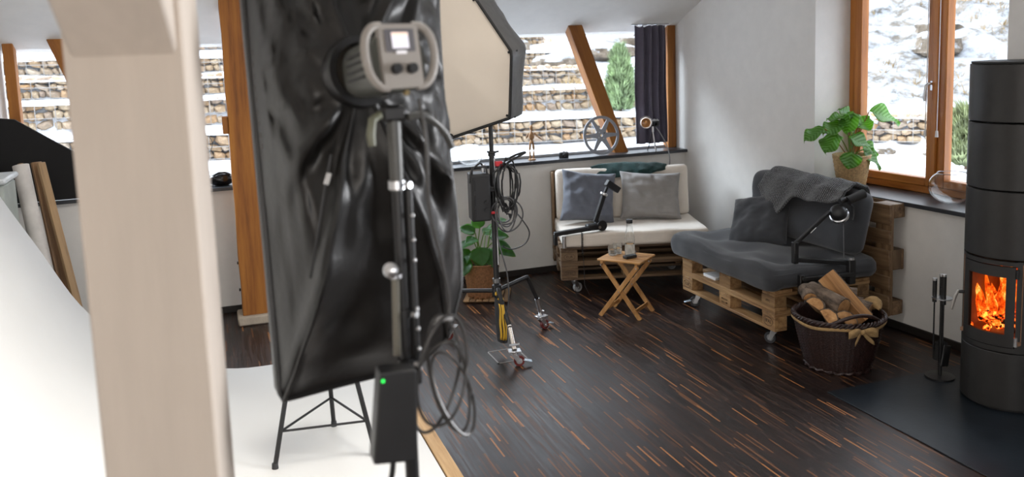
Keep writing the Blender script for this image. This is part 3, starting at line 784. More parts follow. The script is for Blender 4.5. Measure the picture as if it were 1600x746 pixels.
# ================================================================== WHITE PALLET SOFA
WS_A = V((2.745, 6.62, 0)); WS_R = math.radians(-17)
ws = thing('pallet_sofa', 'low sofa frame of brown pallets on wheels, under the white corduroy mattress', 'sofa', WS_A, WS_R)
for z in (.13, .274): pallet(ws, axm((1, 0, 0), (0, 1, 0), (0, 0, 1), (0, 0, z)), oldpine)
for x in (.02, .42, .62, 1.08): MB().box((x+.05, .775, .665), (.10, .022, .62), ch=.003).build('back_slat', oldpine(2), ws)
for z in (.50, .72, .93): MB().box((.6, .752, z), (1.2, .022, .09), ch=.003).build('back_rail', oldpine(0), ws)
MB().box((.008, .72, .67), (.022, .12, .60), ch=.003).build('back_side_board', oldpine(2), ws)
for x, y, rz in ((.12, .09, .5), (1.08, .09, 1.2), (.12, .70, -.5), (1.08, .70, .2)): caster(ws, x, y, .13, rz, r=.042, wheel=mat('clear_wheel', (.32, .32, .33), .3))
def wsm(x, z): return Matrix.Translation((x, -.0022, z)) @ axm((1, 0, 0), (0, 0, 1), (0, -1, 0), (0, 0, 0))
stamp(ws, 'EUR', .032, wsm(.0725, .335)); stamp(ws, 'EPAL', .032, wsm(.0725, .191))
CREAM = stripes('white_corduroy', (.74, .67, .59), 2, 26, .35, dist=.003)
CREAMT = stripes('white_corduroy_side', (.74, .67, .59), 0, 14, .2, dist=.003)
MWS = Matrix.Translation(WS_A) @ Matrix.Rotation(WS_R, 4, 'Z')
def ws_put(o, M): o.matrix_world = MWS @ M; return o
sm_ = lambda P, n: V((0, 0, .008*nz(P.x, P.y, 0, 4))) if n.z > .2 else n*.004*nz(P.x, P.z, 1, 8)
o = rounded(1.25, .78, .125, .03, 16, sm_).build('seat_mattress', CREAM); ws_put(o, Matrix.Translation((.640, .345, .4835))); tag(o, 'white corduroy seat mattress on the brown pallet sofa under the window', 'mattress')
o = rounded(1.22, .13, .46, .04, 16, sm_).build('back_mattress', CREAM); ws_put(o, Matrix.Translation((.64, .635, .772)) @ Matrix.Rotation(math.radians(-8), 4, 'X')); tag(o, 'white upright back mattress of the pallet sofa under the window', 'mattress')
BLUEG = mat('blue_grey_linen', (.115, .125, .155), .8, var=.12, vscale=9, bump=.3, bscale=160, sheen=.3)
GREYL = mat('warm_grey_linen', (.265, .25, .24), .85, var=.08, vscale=9, bump=.25, bscale=160, sheen=.2)
def ws_pillow(x, y, z, lean, spin, wd, ht, th, mt, seed, lab, yaw=0):
    T = MWS @ Matrix.Translation((x, y, z)) @ Matrix.Rotation(math.radians(yaw), 4, 'Z') @ Matrix.Rotation(math.radians(90-lean), 4, 'X') @ Matrix.Rotation(math.radians(spin), 4, 'Z')
    tag(pillow(wd, ht, th, T, seed, .034).build('cushion', mt, subsurf=1), lab, 'cushion')
ws_pillow(.30, .43, .772, 19, -8, .52, .49, .17, BLUEG, 1, 'blue-grey linen cushion at the left of the white sofa', 6)
ws_pillow(.87, .46, .755, 22, -4, .58, .46, .17, GREYL, 8, 'warm grey linen cushion at the right of the white sofa')
GRN = mat('dark_green_plush', (.006, .032, .030), .9, var=.3, vscale=20, bump=.4, bscale=90, sheen=.12)
def plush(u, v):
    x = .36+.70*u; a = 2*PI*v
    r = .062*(math.sin(PI*min(1, u*.93+.05))**.4)*(1+.3*nz(u*5, math.cos(a), math.sin(a), 2))
    return (x, .632+r*1.55*math.cos(a)+.02*math.sin(u*7), 1.0+r*.7*math.sin(a)-.055*max(0, math.cos(a+PI))*(.5+(1-u)*1.2))
o = MB().grid(plush, 40, 20, wrap_v=True).build('plush_throw', GRN, subsurf=1); ws_put(o, Matrix.Identity(4)); tag(o, 'rolled dark green plush throw on top of the white back mattress', 'blanket')

# swing arm on the white sofa
t = thing('swing_arm_lamp', 'black swing-arm lamp clamped to the left end of the white sofa', 'lamp', (2.75, 6.55, .42))
def L2(p): return V(p)-V((2.75, 6.55, .42))
bar(L2((2.665, 6.565, .555)), L2((2.98, 6.53, .58)), .045, .035, 'clamp_rail', par=t)
bar(L2((2.675, 6.56, .46)), L2((2.675, 6.56, .56)), .03, .03, 'clamp_jaw', par=t)
MB().cyl(L2((2.75, 6.555, .43)), L2((2.75, 6.555, .53)), .017, seg=12).build('clamp_screw', STEEL, t)
o_ = MB().box(L2((3.025, 6.525, .592)), (.16, .07, .055), ch=.01).build('joint_block', BLACK, t)
MB().cyl(L2((3.075, 6.485, .60)), L2((3.075, 6.565, .60)), .045, seg=20).build('joint_disc', BLACK, t)
MB().cyl(L2((3.05, 6.484, .59)), L2((3.05, 6.478, .59)), .012, seg=12).build('chrome_screw', STEEL, t)
bar(L2((3.03, 6.53, .63)), L2((3.115, 6.53, .85)), .036, .036, 'arm', par=t)
bar(L2((3.115, 6.53, .85)), L2((3.15, 6.53, .92)), .022, .022, 'neck', par=t)
MB().lathe([(.030, -.012), (.034, -.006), (.034, .006), (.030, .012)], 18, aim(L2((3.118, 6.53, .862)), (.35, 0, .9))).build('chrome_collar', STEEL, t)
bar(L2((3.145, 6.53, .96)), L2((3.25, 6.52, .885)), .062, .055, 'lamp_head', par=t)
co = [L2((2.90+.008*math.cos(k*.9), 6.515+.008*math.sin(k*.9), .56-.0022*k)) for k in range(90)]
MB().tube(co+[L2((2.905, 6.51, .33)), L2((2.905, 6.50, .10)), L2((2.95, 6.50, .006)), L2((3.2, 6.48, .006))], .0032, 5).build('coiled_cord', CABLE, t)

# ================================================================== FOLDING TABLE
tb = thing('folding_stool_table', 'small folding acacia side table in front of the white sofa', 'side table', (3.02, 5.945, 0), math.radians(-51))
# local x: along the slats, local y: across
for k in range(6): MB().box((0, -.1335+.0534*k, .452), (.36, .047, .014), ch=.003).build('slat', acacia(0), tb)
for x in (-.145, .145): MB().box((x, 0, .435), (.024, .30, .02), ch=.002).build('cleat', acacia(1), tb)
def leg(y, s):
    a = V((s*.155, y, .425)); c = V((-s*.165, y, .0)); d = c-a
    o = MB().box((0, 0, 0), (.034, .017, d.length), M=Matrix.Translation((a+c)/2) @ Matrix.Rotation(math.atan2(d.x, d.z), 4, 'Y'), ch=.002).build('leg', acacia(2), tb)
    return o
for y in (-.138, .118):
    l1 = leg(y-.009, 1); l2 = leg(y+.009, -1)
    MB().cyl((0, y-.022, .21), (0, y+.022, .21), .006, seg=10).build('pivot_bolt', STEEL, l1)
    for s in (-1, 1): MB().cyl((s*.148, y-.022, .412), (s*.148, y+.022, .412), .006, seg=10).build('bolt', STEEL, l2)
MB().box((-.12, -.01, .06), (.012, .26, .03), ch=.002).build('stretcher', acacia(1), tb); MB().box((.12, -.01, .06), (.012, .26, .03), ch=.002).build('stretcher', acacia(1), tb)
ZT = .4595
t = thing('water_bottle', 'tall clear glass bottle half full of water on the folding table', 'bottle', (3.055, 5.95, ZT))
MB().lathe([(.001, .001), (.036, 0), (.040, .006), (.040, .12), (.036, .16), (.025, .215), (.022, .25), (.022, .268), (.0195, .268), (.0195, .25), (.0225, .215), (.0335, .16), (.0375, .12), (.0375, .01), (.001, .006)], 28).build('glass_body', GLASS, t)
MB().lathe([(.001, .007), (.0365, .010), (.0365, .098), (.001, .098)], 28).build('water', WATER, t)
MB().lathe([(.001, .262), (.024, .262), (.025, .268), (.025, .288), (.023, .292), (.001, .292)], 24).build('cap', BLACK, t)
for x, y, lab in ((2.945, 6.035, 'tumbler of water at the left edge of the folding table'), (3.005, 6.065, 'tumbler of water on the folding table, behind the other tumbler')):
    t = thing('water_glass', lab, 'glass', (x, y, ZT), 0, 'tumblers on the folding table')
    MB().lathe([(.001, .001), (.030, 0), (.033, .006), (.037, .085), (.0345, .085), (.031, .010), (.001, .008)], 24).build('tumbler', GLASS, t)
    MB().lathe([(.001, .009), (.0305, .011), (.0325, .045), (.001, .045)], 24).build('water', WATER, t)
t = thing('power_brick', 'flat black power brick with a cord on the folding table', 'power supply', (3.02, 5.885, ZT), math.radians(12))
MB().box((0, 0, .012), (.105, .05, .024), ch=.004).build('case', BLACK, t)
MB().tube(smoothpath([(.05, 0, .012), (.08, .02, .008), (.10, .06, .006), (.13, .09, .005), (.17, .13, .005)], 5), .004, 6).build('cord', CABLE, t)

# ================================================================== FIREWOOD BASKET
BK = (3.735, 4.375)
t = thing('firewood_basket', 'round dark brown wicker basket holding firewood', 'basket', (*BK, 0))
NB = 34
def weave(seg, amp, rows):
    def fn(i, k, a): return amp*math.sin(a*seg/4+(PI if i % 2 else 0)) if 0 < i < rows else 0
    return fn
prof = [(.196+.082*(i/NB)**.8, .012+.325*i/NB) for i in range(NB+1)]
WICK = mat('dark_wicker', (.026, .011, .009), .38, var=.5, vscale=40, bump=.4, bscale=120)
MB().lathe(prof+[(r-.016, z) for r, z in reversed(prof[4:])]+[(.001, .04)], 112, fn=lambda i, k, a: .0075*math.sin(a*24+(PI if i % 2 else 0)) if i <= NB else 0).build('wicker_wall', WICK, t, angle=80)
def braid(R, z, r, n, ph, amp): return [((R+amp*math.cos(n*a+ph))*math.cos(a), (R+amp*math.cos(n*a+ph))*math.sin(a), z+amp*math.sin(n*a+ph)) for a in [2*PI*k/160 for k in range(160)]]
for ph in (0, 2.1, 4.2): MB().tube(braid(.275, .342, .008, 20, ph, .011), .0085, 6, closed=True).build('rim_braid', WICK, t)
MB().tube(braid(.2, .012, .008, 20, 0, .004), .012, 6, closed=True).build('foot_ring', WICK, t)
MB().tube([(.262*math.cos(a), .262*math.sin(a)-.0, .35+.055*math.sin((a+2.4)/1.25*PI)) for a in [-2.4+1.25*k/16 for k in range(17)]], .012, 8).build('handle', WICK, t)
JUTE = mat('jute_ribbon', (.36, .23, .10), .9, var=.25, vscale=30, bump=.3, bscale=200)
rb = MB().tube([(.287*math.cos(a), .287*math.sin(a), .318+.006*math.sin(a*5)) for a in [2*PI*k/60 for k in range(60)]], .010, 6, closed=True, flat=.3).build('jute_band', JUTE, t)
bow_a = math.radians(-103); bp = V((.296*math.cos(bow_a), .296*math.sin(bow_a), .315)); tx = V((-math.sin(bow_a), math.cos(bow_a), 0)); nr_ = V((math.cos(bow_a), math.sin(bow_a), 0))
def ribbon(pts, wd, nm):
    m = MB(); pts = smoothpath(pts, 6); vs = []; n = len(pts)
    for i, p in enumerate(pts):
        f = wd*(.35+.65*math.sin(PI*min(1, .1+i/n*.8))) ; vs += [p+V((0, 0, f)), p-V((0, 0, f))]
    m.add(vs, [(2*i, 2*i+1, 2*i+3, 2*i+2) for i in range(n-1)]); return m.build(nm, JUTE, t, solid=.003)
for s in (-1, 1):
    ribbon([bp, bp+tx*s*.05+nr_*.03+V((0, 0, .015)), bp+tx*s*.095+nr_*.02+V((0, 0, -.01)), bp+tx*s*.05+nr_*.005+V((0, 0, -.012)), bp+nr_*.004], .022, 'bow_loop')
    ribbon([bp, bp+tx*s*.03+nr_*.012+V((0, 0, -.035)), bp+tx*s*(.075 if s > 0 else .05)+nr_*.012+V((0, 0, -.075))], .017, 'bow_tail')
MB().ball(bp+nr_*.01, .016).build('bow_knot', JUTE, t)
SPLIT = [wood('split_firewood', (.42, .205, .075), (.66, .38, .165), 2, fine=.8, rand=.3, rough=.8), None]
BARK = mat('rough_bark', (.13, .095, .07), .95, var=.75, vscale=26, bump=1.0, bscale=45, scale=(1, 1, .5))
def log(p0, p1, r, a0, a1, label, flat=1.0, seed=0):
    p0 = V(p0); p1 = V(p1); Ln = (p1-p0).length; T = aim(p0, p1-p0)
    o = bpy.data.objects.new('firewood_log', None); COL.objects.link(o); o.matrix_world = T; o.empty_display_size = .05; tag(o, label, 'firewood log', 'logs in the basket')
    n = 12; full = abs(a1-a0-2*PI) < .01
    angs = [a0+(a1-a0)*k/n for k in range(n if full else n+1)]
    def sec(z, e): return [((r+e)*(1+.07*nz(math.cos(a)*2+seed, math.sin(a)*2, z*4))*math.cos(a), (r+e)*flat*(1+.07*nz(math.cos(a)*2+seed, math.sin(a)*2, z*4))*math.sin(a), z) for a in angs]
    m = MB(); vs = []; q = None; R = 6
    for k in range(R+1):
        z = Ln*k/R; s = sec(z, 0)
        if not full: s = s+[(.004*nz(k, seed, 3), .004*nz(k, seed, 9), z)]
        q = len(s); vs += s
    fs = [(k*q+i, k*q+(i+1) % q, (k+1)*q+(i+1) % q, (k+1)*q+i) for k in range(R) for i in range(q)]
    fs += [tuple(reversed(range(q))), tuple(R*q+i for i in range(q))]
    m.add(vs, fs).build('split_wood', SPLIT[0], o, angle=30)
    b2 = MB(); vs = []; q = len(angs)
    for k in range(R+1): vs += sec(Ln*(.01+.98*k/R), .004+.004*nz(k*3, seed, 1))
    b2.add(vs, [(k*q+i, k*q+(i+1) % q, (k+1)*q+(i+1) % q, (k+1)*q+i) for k in range(R) for i in range(q if full else q-1)])
    b2.build('bark', BARK, o, solid=.007)
def BP(x, y, z): return (BK[0]+x, BK[1]+y, z)
log(BP(-.215, -.03, .425), BP(.02, .17, .27), .056, .5, .5+PI, 'split log with a square-cut orange end at the left of the firewood basket', 1.0, 1)
log(BP(-.20, -.125, .365), BP(.03, .08, .18), .066, .9, .9+PI, 'half-round log end facing out, front left of the firewood basket', 1, 2)
log(BP(-.115, -.195, .355), BP(.06, .04, .17), .070, .7, .7+PI*1.05, 'half-round log end at the front middle of the firewood basket', 1, 3)
log(BP(-.045, -.105, .415), BP(-.10, .16, .47), .055, 0, 2*PI, 'round bark covered log lying across the middle of the firewood basket', 1, 4)
log(BP(.075, -.16, .33), BP(-.055, .06, .59), .070, 2.6, 2.6+PI*.62, 'long split log sticking up out of the firewood basket', 1.0, 5)
log(BP(.19, .05, .415), BP(.0, .20, .43), .052, 0, 2*PI, 'grey barked round log at the back of the firewood basket', 1, 6)
log(BP(.17, -.09, .345), BP(.03, .10, .40), .062, .6, .6+PI, 'split log at the right of the firewood basket, behind the handle', 1, 7)
log(BP(.20, .0, .36), BP(.10, .17, .36), .05, .4, .4+PI*.6, 'wedge log beside the basket handle', 1, 8)
log(BP(-.17, .06, .44), BP(-.10, .20, .46), .042, 0, PI, 'short split log at the back left of the firewood basket', 1, 9)
def sack(u, v):
    a = 2*PI*v; r = .05*math.sin(PI*min(1, u*.9+.05))*(1+.25*nz(u*3, math.cos(a), math.sin(a), 2)); return (.235+r*math.cos(a)+.01*math.sin(u*6), -.04+.14*(u-.5), .365+.03*math.sin(u*PI)+r*.8*math.sin(a))
o = MB().grid(sack, 18, 14, wrap_v=True).build('jute_cloth', JUTE, loc=(*BK, 0)); tag(o, 'crumpled jute cloth tucked in at the right of the firewood basket', 'cloth')

# ================================================================== STOVE
STC = V((4.235, 3.545, 0)); SR = .245; DPH = math.radians(189)
t = thing('wood_stove', 'tall dark grey cylindrical wood stove with a fire window', 'stove', STC)
ST = mat('stove_paint', (.032, .031, .030), .45, metal=.35, var=.08, vscale=30)
STD = mat('stove_seam', (.010, .010, .010), .6)
def drum(z0, z1, nm='drum'): return MB().lathe([(SR-.012, z0), (SR-.002, z0+.002), (SR, z0+.005), (SR, z1-.005), (SR-.002, z1-.002), (SR-.012, z1)], 72).build(nm, ST, t, angle=30)
def arcwall(r, a0, a1, z0, z1, th, n=30):
    m = MB(); vs = []
    for k in range(n+1):
        a = DPH+a0+(a1-a0)*k/n
        for rr, z in ((r, z0), (r, z1), (r-th, z1), (r-th, z0)): vs.append((rr*math.cos(a), rr*math.sin(a), z))
    fs = [(4*k+q, 4*k+(q+1) % 4, 4*k+4+(q+1) % 4, 4*k+4+q) for k in range(n) for q in range(4)]
    fs += [(0, 1, 2, 3), tuple(4*n+q for q in (3, 2, 1, 0))]
    return m.add(vs, fs)
R_ = math.radians
drum(.02, .345, 'base_drum'); drum(.87, 1.245); drum(1.25, 1.615); drum(1.62, 1.935)
MB().lathe([(.001, 1.932), (SR-.012, 1.932), (SR-.006, 1.938), (SR-.006, 1.946), (.001, 1.946)], 60).build('top_plate', STD, t)
MB().cyl((.20, 0, 1.45), (.42, 0, 1.45), .075, seg=28).build('flue_pipe', ST, t)
MB().lathe([(.001, .008), (SR-.02, .008), (SR-.02, .025), (.001, .025)], 60).build('plinth', STD, t)
arcwall(SR, R_(37), R_(360-37), .35, .865, .012, 60).build('firebox_shell', ST, t, angle=30)
# door: curved frame with a window
DA, DZ0, DZ1 = R_(35.5), .385, .835; WA, WZ0, WZ1 = R_(25), .455, .775
arcwall(SR+.004, -R_(37), R_(37), .352, .38, .016).build('door_lintel', ST, t, angle=30); arcwall(SR+.004, -R_(37), R_(37), .84, .863, .016).build('door_lintel', ST, t, angle=30)
dr_ = arcwall(SR+.008, -DA, -WA, DZ0, DZ1, .02, 8).build('door_stile', ST, t, angle=30)
arcwall(SR+.008, WA, DA, DZ0, DZ1, .02, 8).build('door_stile', ST, t, angle=30)
arcwall(SR+.008, -WA, WA, DZ0, WZ0, .02, 16).build('door_rail', ST, t, angle=30); arcwall(SR+.008, -WA, WA, WZ1, DZ1, .02, 16).build('door_rail', ST, t, angle=30)
arcwall(SR+.001, -WA, WA, WZ0, WZ1, .004, 16).build('door_glass', glass('fire_glass', (.95, .9, .85), refl=.08), t, angle=60)
def pol(r, a, z): return (r*math.cos(DPH+a), r*math.sin(DPH+a), z)
# handle sits on the far side of the door, hinges on the near side
hd = MB().cyl(pol(SR, -R_(40), .63), pol(SR+.03, -R_(41), .63), .010, seg=12).build('handle_boss', BLACKM, t)
MB().tube([pol(SR+.03, -R_(41), .64), pol(SR+.045, -R_(43), .60), pol(SR+.06, -R_(46), .515)], [.008, .009, .007], 10).build('handle', mat('pale_handle', (.62, .60, .56), .35, metal=.7), t)
for z in (.42, .80): MB().cyl(pol(SR+.012, R_(37), z-.025), pol(SR+.012, R_(37), z+.025), .010, seg=12).build('hinge', STEEL if z < .5 else BLACKM, t)
# fire chamber: vermiculite box, grate, logs
fb = MB(); CH = mat('fire_brick', (.22, .12, .07), .9, var=.3)
T = Matrix.Rotation(DPH, 4, 'Z')
fb.box((.0, .0, .41), (.40, .34, .02), M=T); fb.box((-.12, 0, .62), (.02, .34, .42), M=T); fb.box((.03, .16, .62), (.30, .02, .42), M=T); fb.box((.03, -.16, .62), (.30, .02, .42), M=T); fb.box((.0, 0, .84), (.36, .34, .02), M=T)
fb.build('fire_chamber', CH, t, smooth=False)
def fire_mat():
    m, nt, b = _new('flame')
    out = nt.nodes['Material Output']; em = nt.nodes.new('ShaderNodeEmission'); vec = _tc(nt, (1, 1, .5))
    n = _noise(nt, vec, 22, 6, .7)
    c = _ramp(nt, n, [(.30, (.35, .012, .001)), (.44, (.95, .07, .004)), (.55, (1.0, .20, .014)), (.68, (1.0, .55, .14))])
    nt.links.new(c, em.inputs['Color']); s = nt.nodes.new('ShaderNodeMapRange'); s.inputs[1].default_value = .3; s.inputs[2].default_value = .75; s.inputs[3].default_value = .12; s.inputs[4].default_value = 2.3
    nt.links.new(n, s.inputs[0]); nt.links.new(s.outputs[0], em.inputs['Strength']); nt.links.new(em.outputs[0], out.inputs['Surface'])
    return m
def ember_mat():
    m, nt, b = _new('glowing_ember'); n = _noise(nt, _tc(nt), 34, 5)
    b.inputs['Base Color'].default_value = (.02, .015, .012, 1); b.inputs['Roughness'].default_value = .9
    nt.links.new(_ramp(nt, n, [(.46, (0, 0, 0)), (.54, (.8, .06, .004)), (.64, (1, .4, .05))]), b.inputs['Emission Color']); b.inputs['Emission Strength'].default_value = 2.2
    return m
FM = fire_mat(); EM = ember_mat()
fr = thing('fire', 'orange log fire burning behind the stove window', 'fire', STC+V((0, 0, .42)), DPH)
rf = random.Random(21)
for k in range(7):
    y = rf.uniform(-.10, .10); a = rf.uniform(-.5, .5); z = .03+.035*(k // 3)
    d = V((math.sin(a)*.3, math.cos(a), rf.uniform(-.2, .25))).normalized()*.11; c = V((.04+rf.uniform(-.05, .06), y*.4, z+.02))
    MB().tube([c-d, c-d*.3+V((0, 0, .004)), c+d*.4, c+d], [.026, .03, .028, .02], 9).build('burning_log', EM, fr)
for k in range(34):
    x = rf.uniform(-.09, .08); y = rf.uniform(-.145, .145); h = rf.uniform(.14, .40)*(1-abs(y)*1.2); ww = rf.uniform(.024, .050); ph = rf.uniform(0, 6)
    def fl_(u, v, x=x, y=y, h=h, ww=ww, ph=ph):
        a = 2*PI*v; rr = ww*(math.sin(PI*min(1, .1+u*.9))**.8)*(1-.45*u)*(1+.45*nz(math.cos(a)+ph, math.sin(a), u*4, 1.4))
        return (x+.6*rr*math.cos(a)+.02*math.sin(ph+u*4), y+rr*math.sin(a)+.045*math.sin(ph*1.3+u*3.5)*u, .02+h*u)
    MB().grid(fl_, 12, 12, wrap_v=True).build('flame', FM, fr)
for k in range(26): MB().ball((rf.uniform(-.08, .15), rf.uniform(-.14, .14), .008+rf.uniform(0, .02)), rf.uniform(.010, .022), 7, 5).build('ember', EM, fr, smooth=False)

# stove tools
t = thing('stove_tool_stand', 'black stove tool stand with poker, brush and shovel by the wall', 'tool stand', (4.13, 3.93, .008), R_(20))
MB().lathe([(.001, 0), (.085, 0), (.085, .010), (.03, .014), (.001, .014)], 28).build('base', BLACKM, t)
MB().cyl((0, 0, .012), (0, 0, .56), .011, seg=14).build('pole', BLACKM, t)
MB().lathe([(.001, .500), (.058, .500), (.058, .505), (.001, .505)], 28).build('holder_disc', STEEL, t)
tx = [(-.022, -.02), (.042, .022), (.0, .045)]
for k, (x, y) in enumerate(tx):
    h = MB().cyl((x, y, .47), (x, y, .645-.02*k), .013, seg=14).build('grip', BLACKM, t)
    MB().cyl((x, y, .645-.02*k), (x, y, .658-.02*k), .014, seg=14).build('chrome_tip', STEEL, h)
    MB().cyl((x, y, .16), (x, y, .47), .005, seg=8).build('shaft', BLACKM, t)
MB().box((-.03, -.045, .155), (.09, .012, .13), R=Matrix.Rotation(.3, 4, 'Y'), ch=.004).build('shovel_blade', BLACKM, t)
MB().lathe([(.02, .07), (.045, .08), (.04, .18), (.012, .2)], 14, Matrix.Translation((.045, .02, .02))).build('brush_head', mat('black_bristle', (.01, .01, .01), .9, bump=.8, bscale=150), t)

# ================================================================== PLANTS
def leaf_mat(name, c0, c1, freq):
    m, nt, b = _new(name); t = nt.nodes.new('ShaderNodeTexCoord'); sp = nt.nodes.new('ShaderNodeSeparateXYZ'); nt.links.new(t.outputs['Object'], sp.inputs[0])
    q = _math(nt, 'SUBTRACT', sp.outputs['Y'], _math(nt, 'MULTIPLY', _math(nt, 'ABSOLUTE', sp.outputs['X']), .7))
    s = _math(nt, 'SINE', _math(nt, 'MULTIPLY', q, freq)); 
    col = _ramp(nt, _math(nt, 'ADD', _math(nt, 'MULTIPLY', s, .5), .5), [(.25, c0), (.75, c1)])
    nt.links.new(col, b.inputs['Base Color']); b.inputs['Roughness'].default_value = .38
    tr = nt.nodes.new('ShaderNodeBsdfTranslucent'); tr.inputs[0].default_value = (.48, .88, .08, 1)
    mx = nt.nodes.new('ShaderNodeMixShader'); mx.inputs[0].default_value = .45
    out = nt.nodes['Material Output']; nt.links.new(b.outputs[0], mx.inputs[1]); nt.links.new(tr.outputs[0], mx.inputs[2]); nt.links.new(mx.outputs[0], out.inputs['Surface'])
    return m
LEAF1 = leaf_mat('striped_leaf', (.016, .085, .016), (.20, .34, .13), 230)
LEAF2 = leaf_mat('deep_leaf', (.012, .055, .014), (.03, .11, .03), 120)
STEM = mat('leaf_stem', (.16, .24, .05), .5)
STEMB = mat('brown_stem', (.26, .13, .03), .5)
def leaf(par, base, tip, width, droop, mt, nrm_up=V((0, 0, 1)), twist=0, wavy=.1, heart=.0):
    base = V(base); tip = V(tip); d = tip-base; Ln = d.length; y = d.normalized()
    x = y.cross(nrm_up); x = x.normalized() if x.length > .05 else V((1, 0, 0))
    x = Matrix.Rotation(twist, 3, y) @ x; z = x.cross(y)
    def f(u, v):
        s = v*2-1; prof = math.sin(PI*(u**.75))**.72 if 0 < u < 1 else 0
        if heart and u < .25: prof = max(prof, math.sqrt(max(0, u/.25))*.9)
        wv = wavy*width*math.sin(u*9+s*2)*abs(s)
        return (s*width/2*prof, Ln*u, -droop*Ln*(u*u) + abs(s)*width*.12*prof + wv*.5)
    o = MB().grid(f, 13, 9).build('leaf', mt, par, solid=.0012)
    o.matrix_local = Matrix(((x.x, y.x, z.x, base.x), (x.y, y.y, z.y, base.y), (x.z, y.z, z.z, base.z), (0, 0, 0, 1)))
    return o
def stem(par, a, c, r, bow, mt): 
    a = V(a); c = V(c); mdl = (a+c)/2+V((0, 0, bow)); MB().tube(smoothpath([a, mdl, c], 5), [r]*11, 6).build('stem', mt, par)
def wicker_pot(par, r0, r1, h, col, nm, rows=16, seg=18):
    pr_ = [(r0+(r1-r0)*i/rows/1.0, h*i/rows) for i in range(rows+1)]
    mt = mat(nm, col, .65, var=.35, vscale=60, bump=.3, bscale=150)
    MB().lathe([(.001, 0)]+pr_+[(r-.014, z) for r, z in reversed(pr_[2:])]+[(.001, h*.2)], seg*4, fn=lambda i, k, a: (.0085*math.sin(a*seg+(PI if i % 2 else 0)) if 1 <= i <= rows else 0)).build('wicker_pot', mt, par, angle=80)
    MB().tube([(r1*math.cos(a), r1*math.sin(a), h) for a in [2*PI*k/40 for k in range(40)]], .007, 7, closed=True).build('pot_rim', mt, par)
    MB().lathe([(.001, h*.86), (r1-.016, h*.85)], 24).build('soil', mat('potting_soil', (.02, .014, .010), .95, bump=.8, bscale=80), par)
# sill plant
cp = MW @ V((2.07, .125, .945))
t = thing('potted_calathea', 'potted calathea with striped round leaves in a tan wicker pot on the window sill', 'plant', cp)
wicker_pot(t, .095, .138, .255, (.50, .33, .16), 'tan_wicker')
Rr = V((rt.x, rt.y, 0)).normalized(); Fv = V((fw.x, fw.y, 0)).normalized()
def rl(a, h, f=0): return Rr*a+Fv*f+V((0, 0, h))    # right, up, depth as the plant faces the room
LV = [((-.22, .47, -.02), (-.395, .395, -.06), .13, .10, 0), ((-.05, .50, .03), (-.24, .45, -.05), .15, .12, 0), ((-.13, .43, -.05), (-.245, .29, -.10), .16, .05, .2), ((.02, .585, .02), (-.07, .43, -.06), .14, .05, .3),
      ((.00, .54, .0), (-.09, .62, .03), .14, .10, .0), ((.03, .46, .02), (.16, .55, .06), .17, .10, .2), ((.15, .585, .05), (.40, .52, .02), .16, .22, .3), ((-.05, .40, -.06), (.13, .32, -.12), .15, .16, .1),
      ((.06, .30, -.05), (.21, .17, -.10), .10, .2, .2), ((.08, .33, .02), (.215, .25, .0), .11, .12, .4), ((-.05, .29, -.13), (-.085, .17, -.17), .13, .0, .0), ((-.02, .53, .05), (-.16, .55, .10), .13, .15, .0), ((.08, .50, .05), (.02, .42, .10), .15, .1, .0)]
for k, (bq, tq, wd, dp, tw) in enumerate(LV):
    stem(t, rl(random.uniform(-.03, .03), .2, random.uniform(-.03, .03)), rl(*bq), .0045, .02, STEMB if k % 3 == 0 else STEM)
    leaf(t, rl(*bq), rl(*tq), wd*1.25, dp, LEAF1, V((-.3*Fv.x, -.3*Fv.y, 1)), tw, .22)
# floor plant on a slatted trivet
t = thing('plant_trivet', 'square slatted wooden trivet under the floor plant', 'trivet', (2.155, 6.86, 0), R_(-24))
for k in range(7): MB().box((-.165+.055*k, 0, .022), (.047, .38, .014), ch=.003).build('slat', wood('trivet_wood', (.28, .155, .07), (.44, .27, .13), 1), t)
for y in (-.13, .13): MB().box((0, y, .0075), (.37, .03, .015), ch=.002).build('runner', wood('trivet_wood', (.28, .155, .07), (.44, .27, .13), 0), t)
t = thing('potted_monstera', 'leafy green plant in a brown wicker basket on a trivet behind the rolling stand', 'plant', (2.10, 6.84, .03))
wicker_pot(t, .118, .15, .29, (.25, .115, .045), 'brown_wicker', 13, 16)
rp = random.Random(12)
LV2 = [((-.05, .47, -.02), (-.22, .43, -.06), .14), ((-.10, .42, -.05), (-.19, .28, -.12), .15), ((.0, .44, -.08), (.01, .30, -.16), .18), ((.08, .42, -.05), (.10, .29, -.15), .15), ((.04, .56, .02), (.16, .60, -.02), .14), ((.08, .50, .03), (.24, .52, .0), .14), ((.1, .46, -.02), (.27, .42, -.06), .13),
       ((-.04, .54, .03), (-.17, .60, .02), .14), ((0, .58, .02), (-.04, .68, .06), .13), ((.12, .42, .0), (.30, .36, -.05), .12), ((-.12, .36, -.05), (-.24, .36, -.08), .12), ((-.09, .34, -.1), (-.17, .22, -.16), .13), ((.04, .5, .1), (.12, .56, .16), .14), ((.1, .60, .03), (.22, .66, .03), .13), ((-.02, .5, -.05), (-.12, .5, -.12), .13)]
for bq, tq, wd in LV2:
    stem(t, rl(rp.uniform(-.05, .05), .25, rp.uniform(-.05, .05)), rl(*bq), .005, .03, STEM)
    leaf(t, rl(*bq), rl(*tq), wd, .15, LEAF2, V((-.35*Fv.x, -.35*Fv.y, 1)), rp.uniform(-.2, .3), .05, .5)

